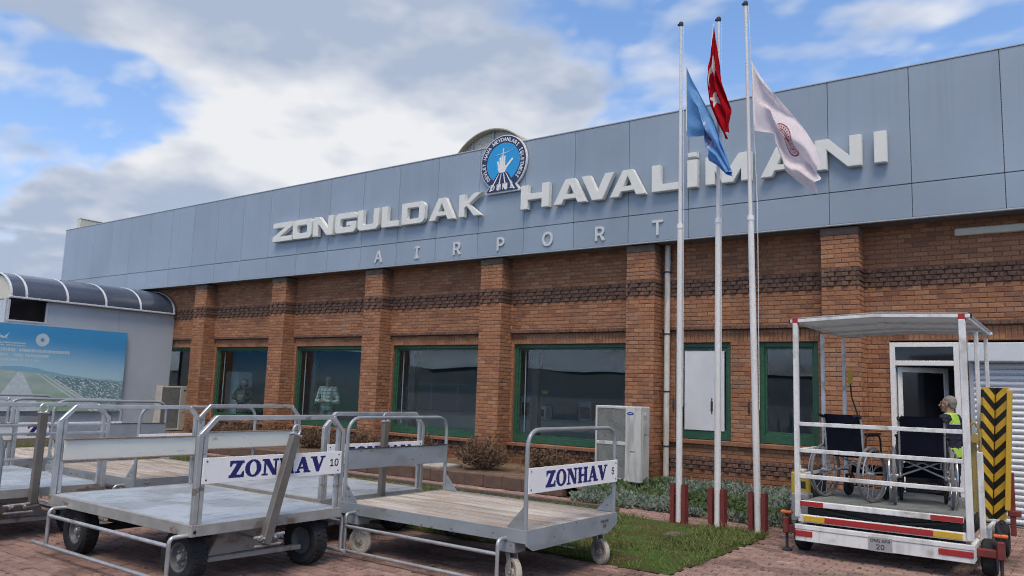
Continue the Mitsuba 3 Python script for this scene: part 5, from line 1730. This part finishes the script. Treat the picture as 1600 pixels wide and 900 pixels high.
# wheels
wt = lathe([(0.09, -0.06), (0.15, -0.065), (0.172, -0.045), (0.175, 0), (0.172, 0.045), (0.15, 0.065), (0.09, 0.06), (0.09, -0.06)], 'x', 32)
wr = lathe([(0, -0.03), (0.03, -0.035), (0.05, -0.02), (0.08, -0.03), (0.095, -0.05), (0.095, 0.05), (0.08, 0.03), (0, 0.02)], 'x', 24)
for x in (LXa - 0.02, LXb + 0.09):
    for y in (-3.72, -2.35):
        k = add('wheel', moved(wt, (x, y, 0.177)), 'm_rubber', LF, 40)
        add('rim', moved(wr, (x, y, 0.177)), 'm_rim', k, 30)
# outriggers with jacks
for sgn, x in ((-1, LXa - 0.155), (1, LXb + 0.20)):
    xi = LXa - 0.0 if sgn < 0 else LXb + 0.0
    o = add('outrigger', cat([bx(min(x, xi), max(x, xi), -3.93, -3.86, 0.20, 0.275, 0.006), bx(x - 0.032, x + 0.032, -3.955, -3.835, 0.19, 0.36, 0.01)]), 'm_red_base', LF)
    add('jack', cat([tube([[x, -3.895, 0.03], [x, -3.895, 0.43]], 0.016, 12), lathe([(0, 0), (0.055, 0), (0.055, 0.012), (0.02, 0.03), (0, 0.03)], 'z', 18, (x, -3.895, 0.003)), tube([[x - 0.03 * sgn, -3.9, 0.50], [x, -3.895, 0.40]], 0.02, 10)]), 'm_dark_metal', o)
    add('jack_handle', bx(x - 0.06, x + 0.06, -3.93, -3.86, 0.395, 0.425, 0.008), 'm_orange', o)
for x, y, h in ((LXa - 0.10, -3.45, 0.58),):
    add('control_box', bx(x - 0.11, x + 0.08, y - 0.10, y + 0.10, 0.27, h, 0.012), 'm_plate', LF)
    add('red_valve', lathe([(0, -0.02), (0.022, -0.02), (0.026, 0), (0.022, 0.02), (0, 0.02)], 'y', 14, (x + 0.01, y - 0.112, 0.50)), 'm_red', LF)
# side struts and lifting gear on the right
add('gas_strut', bx(LXb + 0.002, LXb + 0.055, -3.62, -3.57, 0.20, 1.17, 0.006), 'm_lift_white', LF)
gear = add('winch_gear', cat([bx(-0.205, -0.155, -3.36, -3.28, 0.55, 1.34, 0.008), lathe([(0, -0.05), (0.045, -0.05), (0.045, 0.05), (0, 0.05)], 'y', 16, (-0.16, -3.40, 1.30)), tube(round_path([[-0.21, -3.42, 1.42], [-0.15, -3.42, 1.47], [-0.11, -3.40, 1.34], [-0.13, -3.38, 0.6]], 0.05), 0.012, 8)]), 'm_yellow_dull', LF, 40)
mat('m_yellow_dull', (0.30, 0.23, 0.07), 0.6)
# folded loading ramp, black and yellow chevrons
RP = numbered(LF + '__loading_ramp')
c0 = (-0.075, -3.06)
tilt = 0.055


def leaf(x0, y0, x1, y1, z0, z1, th=0.03):
    d = np.array([x1 - x0, y1 - y0])
    L = np.linalg.norm(d)
    d /= L
    nrm = np.array([d[1], -d[0]])
    V, UV = [], []
    for s_ in (0, 1):
        for (q, z) in ((0, z0), (L, z0), (L, z1), (0, z1)):
            p = np.array([x0, y0]) + d * q - nrm * th * s_
            V.append([p[0] + tilt * (z - z0), p[1], z])
            UV.append([q, z])
    F = np.array([[0, 1, 2, 3], [5, 4, 7, 6], [0, 4, 5, 1], [1, 5, 6, 2], [2, 6, 7, 3], [3, 7, 4, 0]])
    return np.array(V), F, np.array(UV)


Va, Fa, Ua = leaf(c0[0], c0[1], c0[0] - 0.105, c0[1] - 0.115, 0.47, 1.83)
scene[RP] = mikit.ply((Va, Fa[:, ::-1]), 'm_chevron', uv=Ua)
labels[RP] = {'label': 'folded loading ramp striped in black and yellow chevrons'}
Vb, Fb, Ub = leaf(c0[0] + 0.004, c0[1], c0[0] + 0.125, c0[1] - 0.06, 0.47, 1.83)
add('leaf', (Vb, Fb), 'm_chevron', RP, uv=Ub)
add('yellow_edge', sqtube([c0[0] + 0.155, c0[1] - 0.05, 0.58], [c0[0] + 0.155 + tilt * 1.22, c0[1] - 0.05, 1.80], 0.045, 0.11, up=(0, 1, 0)), 'm_yellow', RP)
add('hinge', cat([tube([[c0[0] + 0.002 + tilt * 0.0, c0[1] - 0.012, 0.47], [c0[0] + 0.002 + tilt * 1.36, c0[1] - 0.012, 1.83]], 0.011, 8), lathe([(0.012, -0.03), (0.035, -0.03), (0.035, 0.03), (0.012, 0.03)], 'y', 18, (c0[0] + 0.10, c0[1] - 0.08, 0.44))]), 'm_dark_metal', RP)
add('support_foot', cat([bx(c0[0] + 0.16, c0[0] + 0.21, c0[1] + 0.1, c0[1] + 0.16, 0.30, 0.95, 0.006), bx(c0[0] + 0.14, c0[0] + 0.26, c0[1] + 0.09, c0[1] + 0.17, 0.50, 0.56, 0.006)]), 'm_red_base', LF)
# hand control hanging on the rear post
pk = add('hand_control', bx(LXa + 0.075, LXa + 0.125, -2.03, -1.97, 1.86, 2.05, 0.01), 'm_yellow', LF)
add('cable', tube([[LXa + 0.10, -2.0, 1.86], [LXa + 0.11, -2.0, 1.7], [LXa + 0.16, -2.02, 1.55], [LXa + 0.20, -2.05, 1.44]], 0.010, 6), 'm_black', pk)
t = thing('power_pack', 'yellow power pack box standing on the left edge of the wheelchair lift', 'power pack')
add('case', bx(-2.05, -1.83, -3.36, -3.12, 0.50, 0.80, 0.015), 'm_yellow', t)
add('rear_case', bx(-1.83, -1.70, -3.34, -3.13, 0.52, 0.78, 0.01), 'm_black', t)
add('cap', cat([bx(-2.02, -1.90, -3.30, -3.20, 0.80, 0.835, 0.01), lathe([(0, 0), (0.022, 0), (0.022, 0.05), (0, 0.05)], 'z', 14, (-1.98, -3.25, 0.83))]), 'm_white', t)
add('vent', bx(-1.98, -1.88, -3.363, -3.36, 0.62, 0.70), 'm_dark_metal', t)
add('shelf', bx(-2.06, -1.74, -3.38, -3.08, 0.47, 0.499, 0.004), 'm_plate', LF)


# ------------------------------------------------------------------ wheelchairs (local forward +y)
def wheelchair(label, loc, az):
    t = thing('wheelchair', label, 'wheelchair', 'wheelchairs parked on the lift platform')
    B = pose(loc, -math.radians(az))
    R_, hw = 0.30, 0.27
    for s_ in (-1, 1):
        x = s_ * hw
        k = numbered(t + '__wheel')
        ty = lathe([(R_ - 0.026, -0.014), (R_ - 0.008, -0.016), (R_, -0.006), (R_, 0.006), (R_ - 0.008, 0.016), (R_ - 0.026, 0.014), (R_ - 0.026, -0.014)], 'x', 40, (x, 0, R_))
        scene[k] = mikit.ply(ty, 'm_rubber_grey', 40, to_world=B)
        sp = []
        for i in range(16):
            a = 2 * np.pi * i / 16
            sp.append(tube([[x + 0.02 * (-1) ** i, 0.03 * math.cos(a + 0.5), R_ + 0.03 * math.sin(a + 0.5)], [x, (R_ - 0.026) * math.cos(a), R_ + (R_ - 0.026) * math.sin(a)]], 0.0032, 4, False))
        sp.append(lathe([(0, -0.035), (0.026, -0.035), (0.026, 0.035), (0, 0.035)], 'x', 14, (x, 0, R_)))
        scene[k + '__spokes'] = mikit.ply(cat(sp), 'm_chrome', to_world=B)
        a = np.linspace(0, 2 * np.pi, 41)
        scene[k + '__hand_rim'] = mikit.ply(tube(np.stack([0 * a + x + s_ * 0.045, 0.265 * np.cos(a), R_ + 0.265 * np.sin(a)], -1), 0.009, 8, False), 'm_chrome', 40, to_world=B)
        c = numbered(t + '__caster')
        cy = 0.40
        scene[c] = mikit.ply(cat([lathe([(0.045, -0.016), (0.085, -0.018), (0.095, 0), (0.085, 0.018), (0.045, 0.016)], 'x', 24, (s_ * 0.22, cy, 0.096)), lathe([(0, -0.012), (0.046, -0.012), (0.046, 0.012), (0, 0.012)], 'x', 16, (s_ * 0.22, cy, 0.096))]), 'm_rubber', 40, to_world=B)
        scene[c + '__fork'] = mikit.ply(cat([bx(s_ * 0.22 - 0.03, s_ * 0.22 - 0.022, cy - 0.02, cy + 0.04, 0.09, 0.24, 0.003), bx(s_ * 0.22 + 0.022, s_ * 0.22 + 0.03, cy - 0.02, cy + 0.04, 0.09, 0.24, 0.003), bx(s_ * 0.22 - 0.03, s_ * 0.22 + 0.03, cy - 0.02, cy + 0.04, 0.225, 0.245, 0.003)]), 'm_dark_metal', to_world=B)
        fx = s_ * 0.215
        fr = [tube(round_path([[fx, -0.22, 0.92], [fx, -0.10, 0.90], [fx, -0.06, 0.52], [fx, 0.02, 0.30]], 0.06), 0.0115, 8), tube(round_path([[fx, -0.03, 0.30], [fx, 0.42, 0.30], [fx, 0.46, 0.12]], 0.08), 0.0115, 8),
              tube(round_path([[fx, -0.08, 0.50], [fx, 0.34, 0.50], [fx, 0.44, 0.28]], 0.08), 0.0115, 8)]
        add('side_frame', cat(fr), 'm_steel', t, 40, to_world=B)
        add('push_handle', tube([[fx, -0.23, 0.923], [fx, -0.12, 0.905]], 0.018, 10), 'm_black', t, 40, to_world=B)
        arm = [tube(round_path([[fx + s_ * 0.025, -0.06, 0.56], [fx + s_ * 0.025, -0.04, 0.71], [fx + s_ * 0.025, 0.26, 0.71], [fx + s_ * 0.025, 0.28, 0.50]], 0.06), 0.010, 8)]
        add('armrest', cat(arm + [bx(fx + s_ * 0.025 - 0.022, fx + s_ * 0.025 + 0.022, -0.05, 0.25, 0.715, 0.74, 0.008)]), 'm_black', t, to_world=B)
        add('foot_rest', cat([tube([[fx, 0.44, 0.30], [fx - s_ * 0.02, 0.54, 0.12]], 0.010, 8), bx(fx - s_ * 0.17, fx, 0.50, 0.62, 0.10, 0.115, 0.004)]), 'm_dark_metal', t, to_world=B)
    xs = np.linspace(-0.215, 0.215, 9)
    sag = 0.045 * np.cos(xs / 0.215 * np.pi / 2)
    zz = np.linspace(0.48, 0.93, 8)
    V, V2 = [], []
    for z in zz:
        yb = -0.062 - (z - 0.52) * 0.10
        for x, s_ in zip(xs, sag):
            V.append([x, yb - s_ * 0.8, z])
    V = np.array(V)
    n, m_ = len(zz), len(xs)
    idx = np.arange(n * m_).reshape(n, m_)
    Q = np.stack([idx[:-1, :-1], idx[:-1, 1:], idx[1:, 1:], idx[1:, :-1]], -1).reshape(-1, 4)
    th = np.array([0, 0.02, 0])
    bd = np.r_[idx[0, :], idx[1:, -1], idx[-1, -2::-1], idx[-2:0:-1, 0]]
    N = n * m_
    side = np.array([[bd[i], bd[(i + 1) % len(bd)], bd[(i + 1) % len(bd)] + N, bd[i] + N] for i in range(len(bd))])
    add('back_rest', (np.vstack([V, V + th]), np.vstack([Q, Q[:, ::-1] + N, side[:, ::-1]])), 'm_chair_cloth', t, to_world=B)
    add('seat', hull([[x, y, z] for x in (-0.205, 0.205) for y in (-0.05, 0.36) for z in (0.475, 0.525)] + [[x, y, 0.46] for x in (-0.15, 0.15) for y in (0, 0.3)]), 'm_chair_cloth', t, to_world=B)
    add('cross_brace', cat([tube([[-0.21, 0.1, 0.48], [0.21, 0.1, 0.30]], 0.011, 8), tube([[-0.21, 0.125, 0.30], [0.21, 0.125, 0.48]], 0.011, 8)]), 'm_steel', t, 40, to_world=B)
    add('calf_strap', bx(-0.20, 0.20, 0.43, 0.44, 0.26, 0.36, 0.003), 'm_chair_cloth', t, to_world=B)
    return t


mat('m_rubber_grey', (0.16, 0.165, 0.17), 0.7)
wheelchair('navy wheelchair on the lift at left, turned slightly right, both spoked wheels showing', (-1.40, -3.42, 0.556), 16)
wheelchair('navy wheelchair seen from straight behind at the right of the lift platform', (-0.66, -3.36, 0.556), -9)
wheelchair('dark wheelchair farther back on the lift, only its push handles showing above', (-0.80, -2.42, 0.556), -12)


# ------------------------------------------------------------------ people (local facing -y, feet on z = 0)
def bones(segs, edge=0.016, it=8, wrinkle=0.0):
    tot = None
    for (p, r0, q, r1) in segs:
        P = []
        for c, r in ((p, r0), (q, r1)):
            s_ = trimesh.creation.icosphere(subdivisions=2, radius=1.0).vertices
            P.append(np.asarray(c, float) + s_ * np.asarray(r, float))
        h = m3.Manifold.hull_points(np.vstack(P))
        tot = h if tot is None else tot + h
    m_ = tot.refine_to_length(edge).to_mesh()
    tm = trimesh.Trimesh(np.array(m_.vert_properties[:, :3], float), np.array(m_.tri_verts), process=True)
    trimesh.smoothing.filter_taubin(tm, lamb=0.5, nu=0.52, iterations=it)
    if wrinkle:
        n_ = np.array(tm.vertex_normals)
        v_ = np.array(tm.vertices)
        f_ = meshkit.fbm(v_ * np.array([16, 16, 34]) + 3.0, 3, 7) + 0.6 * meshkit.fbm(v_ * np.array([50, 50, 22]), 2, 9) - 0.8
        tm = trimesh.Trimesh(v_ + n_ * (f_ * wrinkle)[:, None], tm.faces, process=False)
    return tm


def unit(v):
    v = np.asarray(v, float)
    return v / np.linalg.norm(v)


def hand_bones(wrist, d, nrm, thumb_side, curl=0.5):
    """Palm, four unequal bent fingers and a thumb leaving the side of the palm. d: along the hand, nrm: out of the palm's face."""
    w, d, n = np.asarray(wrist, float), unit(d), unit(nrm)
    s_ = np.cross(d, n) * thumb_side
    out = []
    for q in (-0.028, 0.028):
        out.append((w + s_ * q * 0.6, 0.017, w + d * 0.085 + s_ * q, 0.013))
    out.append((w, 0.020, w + d * 0.05, 0.018))
    for q, L in ((0.031, 0.068), (0.011, 0.078), (-0.010, 0.073), (-0.030, 0.056)):
        a = w + d * 0.088 + s_ * q
        b = a + (d * math.cos(curl) + n * math.sin(curl)) * L * 0.45
        c = b + (d * math.cos(curl * 2) + n * math.sin(curl * 2)) * L * 0.32
        e = c + (d * math.cos(curl * 2.7) + n * math.sin(curl * 2.7)) * L * 0.23
        out += [(a, 0.0095, b, 0.0088), (b, 0.0088, c, 0.0082), (c, 0.0082, e, 0.0074)]
    a = w + d * 0.022 + s_ * 0.026
    b = a + unit(d * 0.6 + s_ * 0.9 + n * 0.3) * 0.040
    c = b + unit(d * 0.95 + s_ * 0.3 + n * 0.35) * 0.030
    out += [(a, 0.013, b, 0.0105), (b, 0.0105, c, 0.0085)]
    return out


def head_bones(c, turn=0.0):
    c = np.asarray(c, float)

    def P(x, y, z):
        ct, st = math.cos(turn), math.sin(turn)
        return c + np.array([x * ct - y * st, x * st + y * ct, z])
    return [(P(0, 0.012, 0.028), (0.077, 0.085, 0.085), P(0, 0.02, 0.03), (0.077, 0.085, 0.085)),
            (P(0, -0.03, -0.02), (0.062, 0.055, 0.06), P(0, -0.045, -0.080), (0.036, 0.034, 0.032)),
            (P(0, -0.080, 0.024), 0.010, P(0, -0.116, -0.020), 0.0155), (P(0, -0.06, -0.07), 0.026, P(0, -0.072, -0.088), 0.020),
            (P(-0.028, -0.086, 0.030), (0.02, 0.008, 0.008), P(0.028, -0.086, 0.030), (0.02, 0.008, 0.008)),
            (P(-0.018, -0.090, -0.056), 0.008, P(0.018, -0.090, -0.056), 0.008),
            (P(-0.078, 0.015, 0.018), (0.008, 0.016, 0.026), P(-0.080, 0.012, -0.012), (0.007, 0.010, 0.014)),
            (P(0.078, 0.015, 0.018), (0.008, 0.016, 0.026), P(0.080, 0.012, -0.012), (0.007, 0.010, 0.014))], P


def person(label, loc, rz, H, arms, top_m, leg_m, shoe_m, hair, head_turn=0.0, female=False, fat=1.0, coat=False):
    t = thing('person', label, 'person')
    B = pose(loc, rz)
    s_ = H / 1.72
    sh = 0.165 if female else 0.19
    hp = 0.095
    hb, P = head_bones((0, -0.01, 1.605 * s_), head_turn)
    J = dict(neck=(0, 0.012, 1.47 * s_), chest=(0, 0.0, 1.30 * s_), waist=(0, 0, 1.06 * s_), pelvis=(0, 0.0, 0.93 * s_))
    body = hb + [((0, 0.015, 1.55 * s_), 0.052, J['neck'], 0.054), (J['neck'], 0.055, J['chest'], (0.13, 0.09, 0.12)), (J['chest'], (0.135, 0.09, 0.12), J['waist'], (0.115, 0.085, 0.08)), (J['waist'], (0.115, 0.085, 0.08), J['pelvis'], (0.14, 0.095, 0.09))]
    top = [((0, 0.02, 1.455 * s_), (0.07, 0.062, 0.03), (0, 0.0, 1.34 * s_), (0.17 * fat, 0.108 * fat, 0.09)), ((0, 0, 1.32 * s_), (0.165 * fat, 0.108 * fat, 0.12), (0, 0, 1.05 * s_), (0.145 * fat, 0.112 * fat, 0.08)), ((0, 0, 1.05 * s_), (0.145 * fat, 0.112 * fat, 0.08), (0, 0, 0.90 * s_), (0.16 * fat, 0.118 * fat, 0.05))]
    if coat:
        top.append(((0, 0, 0.92 * s_), (0.16 * fat, 0.12 * fat, 0.05), (0, 0.0, 0.62 * s_), (0.185 * fat, 0.135 * fat, 0.03)))
    legs, shoes = [((0, 0, 0.95 * s_), (0.15, 0.105, 0.07), (0, 0, 0.90 * s_), (0.155, 0.11, 0.07))], []
    for q in (-1, 1):
        k, a = (q * 0.10, -0.012, 0.49 * s_), (q * 0.105, 0.015, 0.09 * s_)
        body += [((q * hp, 0, 0.90 * s_), 0.085, k, 0.055), (k, 0.055, a, 0.038), (a, 0.038, (q * 0.11, -0.10, 0.035), 0.032)]
        legs += [((q * hp, 0, 0.90 * s_), 0.098, k, 0.072), (k, 0.072, a, 0.060)]
        shoes += [((q * 0.105, 0.03, 0.045), (0.042, 0.045, 0.045), (q * 0.115, -0.14, 0.035), (0.045, 0.05, 0.033))]
        S = np.array([q * sh, 0.01, 1.405 * s_])
        E_, W_, d, n = arms[q]
        E_, W_ = np.array(E_, float), np.array(W_, float)
        body += [(S, 0.050, E_, 0.040), (E_, 0.040, W_, 0.027), ((0, 0.01, 1.40 * s_), 0.05, S, 0.05)]
        body += hand_bones(W_ + unit(d) * 0.02, d, n, q if n[2] <= 0 else -q)
        top += [(S, 0.068, E_, 0.056), (E_, 0.056, W_ - (W_ - E_) * 0.06, 0.042), ((0, 0.01, 1.40 * s_), 0.075, S, 0.070)]
    add('body', bones(body, 0.011, 6), 'm_skin', t, True, to_world=B)
    add('top', bones(top, 0.013, 6, 0.022), top_m, t, True, to_world=B)
    add('trousers', bones(legs, 0.018, 6, 0.02), leg_m, t, True, to_world=B)
    add('shoes', bones(shoes, 0.02, 4), shoe_m, t, True, to_world=B)
    for q in (-1, 1):
        add('eye', trimesh.Trimesh(trimesh.creation.icosphere(2, 0.008).vertices * [1.4, 0.6, 0.7] + P(q * 0.031, -0.0765, 0.012), trimesh.creation.icosphere(2, 0.008).faces), 'm_black', t, True, to_world=B)
    add('mouth', trimesh.Trimesh(trimesh.creation.icosphere(2, 0.018).vertices * [1.0, 0.3, 0.22] + P(0, -0.090, -0.050), trimesh.creation.icosphere(2, 0.018).faces), 'm_lips', t, True, to_world=B)
    hm, kind = hair
    if kind == 'long':
        hs = [(P(0, 0.030, 0.050), (0.090, 0.088, 0.083), P(0, 0.045, 0.02), (0.092, 0.080, 0.090)), (P(-0.07, 0.03, 0.02), (0.03, 0.055, 0.06), P(-0.10, -0.02, -0.24), (0.045, 0.05, 0.05)), (P(0.07, 0.03, 0.02), (0.03, 0.055, 0.06), P(0.10, -0.02, -0.24), (0.045, 0.05, 0.05)), (P(0, 0.07, 0.0), (0.08, 0.05, 0.06), P(0, 0.085, -0.22), (0.10, 0.05, 0.05))]
    else:
        hs = [(P(0, 0.028, 0.058), (0.082, 0.084, 0.066), P(0, 0.040, 0.03), (0.083, 0.078, 0.075)), (P(0, 0.06, 0.0), (0.072, 0.045, 0.05), P(0, 0.065, -0.045), (0.06, 0.035, 0.02))]
    add('hair', bones(hs, 0.018, 6), hm, t, True, to_world=B)
    return t, B, s_


mat('m_lips', (0.28, 0.10, 0.09), 0.5)
# woman behind the first window holding a folder to her chest
WOM = {-1: ((-0.27, -0.05, 1.13), (-0.07, -0.22, 1.08), (0.75, -0.10, 0.25), (0, 1, 0.1)), 1: ((0.27, -0.05, 1.13), (0.09, -0.24, 1.14), (-0.8, -0.1, 0.25), (0, 1, 0.1))}
tw, B, s_ = person('woman with long dark hair in dark coat holding a folder behind the first window', (-19.02, 1.18, 0.06), 0.55, 1.66, WOM, 'm_coat', 'm_black', 'm_black', ('m_hair', 'long'), 0.0, True, 1.05, True)
f = thing('folder', 'dark clipboard folder held by the woman behind the glass', 'folder')
add('cover', bx(-0.125, 0.115, -0.208, -0.196, 1.00, 1.32, 0.003), 'm_coat_light', f, to_world=B)
mat('m_coat_light', (0.10, 0.105, 0.09), 0.6)
# man behind the second window, arms folded
MAN = {-1: ((-0.30, -0.06, 1.13), (0.02, -0.19, 1.20), (0.93, 0.0, 0.12), (0, 1, -0.1)), 1: ((0.30, -0.06, 1.13), (-0.02, -0.245, 1.16), (-0.93, 0.10, 0.10), (0, 1, -0.1))}
person('man in pale checked shirt with folded arms behind the second window', (-15.40, 1.18, 0.06), 0.60, 1.80, MAN, 'm_plaid', 'm_trousers', 'm_black', ('m_grey_hair', 'short'), 0.1, False, 1.08)
# worker in a high visibility vest by the open door, seen from behind, head turned left
WRK = {-1: ((-0.29, 0.03, 1.12), (-0.24, -0.20, 1.02), (0.15, -0.95, 0.05), (0.3, 0, -1)), 1: ((0.29, 0.03, 1.12), (0.25, -0.19, 1.00), (-0.15, -0.95, 0.0), (0.3, 0, -1))}
tk, B, s_ = person('worker in navy clothes and lime safety vest standing at the open door', (-0.80, -0.12, 0.0), -1.85, 1.77, WRK, 'm_navy_cloth', 'm_navy_cloth', 'm_black', ('m_grey_hair', 'short'), 0.0, False, 1.1)
vest = [((0, 0.015, 1.475 * s_), (0.095, 0.075, 0.02), (0, 0.005, 1.425 * s_), (0.165, 0.100, 0.035)), ((0, 0.005, 1.425 * s_), (0.165, 0.100, 0.035), (0, 0, 1.36 * s_), (0.188, 0.122, 0.04))]
add('vest_yoke', bones(vest, 0.013, 5, 0.012), 'm_hi_vis', tk, True, to_world=B)
add('vest_skirt', bones([((0, 0, 1.02 * s_), (0.168, 0.128, 0.02), (0, 0, 0.90 * s_), (0.188, 0.142, 0.02))], 0.02, 5), 'm_hi_vis', tk, True, to_world=B)
add('reflective_band', bones([((0, 0, 1.345 * s_), (0.190, 0.126, 0.010), (0, 0, 1.335 * s_), (0.190, 0.126, 0.010))], 0.02, 3), 'm_reflect_tape', tk, True, to_world=B)

# ------------------------------------------------------------------ things seen dimly inside
t = thing('cabinet', 'tall plain white cabinet standing beside the woman behind the first window', 'cabinet')
add('carcass', bx(-20.10, -19.52, 1.30, 1.80, 0.06, 1.94, 0.01), 'm_white', t)
add('door', bx(-20.09, -19.53, 1.275, 1.298, 0.12, 1.93, 0.006), 'm_white', t)
t = thing('check_in_counter', 'long grey counter with glass screen behind the third window', 'counter')
add('front', bx(-14.6, -11.4, 2.6, 3.1, 0.06, 1.02, 0.01), 'm_counter', t)
add('top', bx(-14.7, -11.3, 2.52, 3.15, 1.022, 1.06, 0.008), 'm_trim_light', t)
for x in (-14.2, -13.3, -12.4, -11.6):
    add('screen_post', bx(x - 0.02, x + 0.02, 2.9, 2.94, 1.06, 1.75), 'm_trim_light', t)
add('screen_rail', bx(-14.25, -11.55, 2.895, 2.945, 1.752, 1.78), 'm_trim_light', t)
t = thing('cafe_counter', 'long beige counter behind the widest visible window', 'counter')
add('front', bx(-11.6, -8.0, 2.9, 3.5, 0.06, 0.98, 0.01), 'm_counter', t)
add('top', bx(-11.7, -7.9, 2.82, 3.55, 0.982, 1.02, 0.008), 'm_trim_light', t)
for x, w, h, m_ in ((-11.1, 0.26, 0.34, 'm_white'), (-10.45, 0.30, 0.52, 'm_trim_light'), (-9.9, 0.18, 0.30, 'm_white'), (-8.8, 0.34, 0.44, 'm_trim_light')):
    q = thing('counter_box', {-11.1: 'small white box at the left end of the beige counter', -10.45: 'tall grey appliance on the beige counter behind glass', -9.9: 'small white box in the middle of the beige counter', -8.8: 'wide grey appliance at the right end of the beige counter'}[x], 'box')
    add('case', bx(x, x + w, 3.0, 3.3, 1.021, 1.02 + h, 0.01), m_, q)
    add('front_panel', bx(x + 0.04, x + w - 0.04, 2.992, 2.999, 1.06, 1.02 + h * 0.7), 'm_room_dark', q)
t = thing('wall_tag', 'small bright yellow price tag board hanging behind the widest window', 'sign')
add('board', bx(-9.95, -9.55, 2.8, 2.815, 1.60, 1.68), 'm_yellow_tag', t)
mat('m_yellow_tag', (0.75, 0.75, 0.12), 0.6)
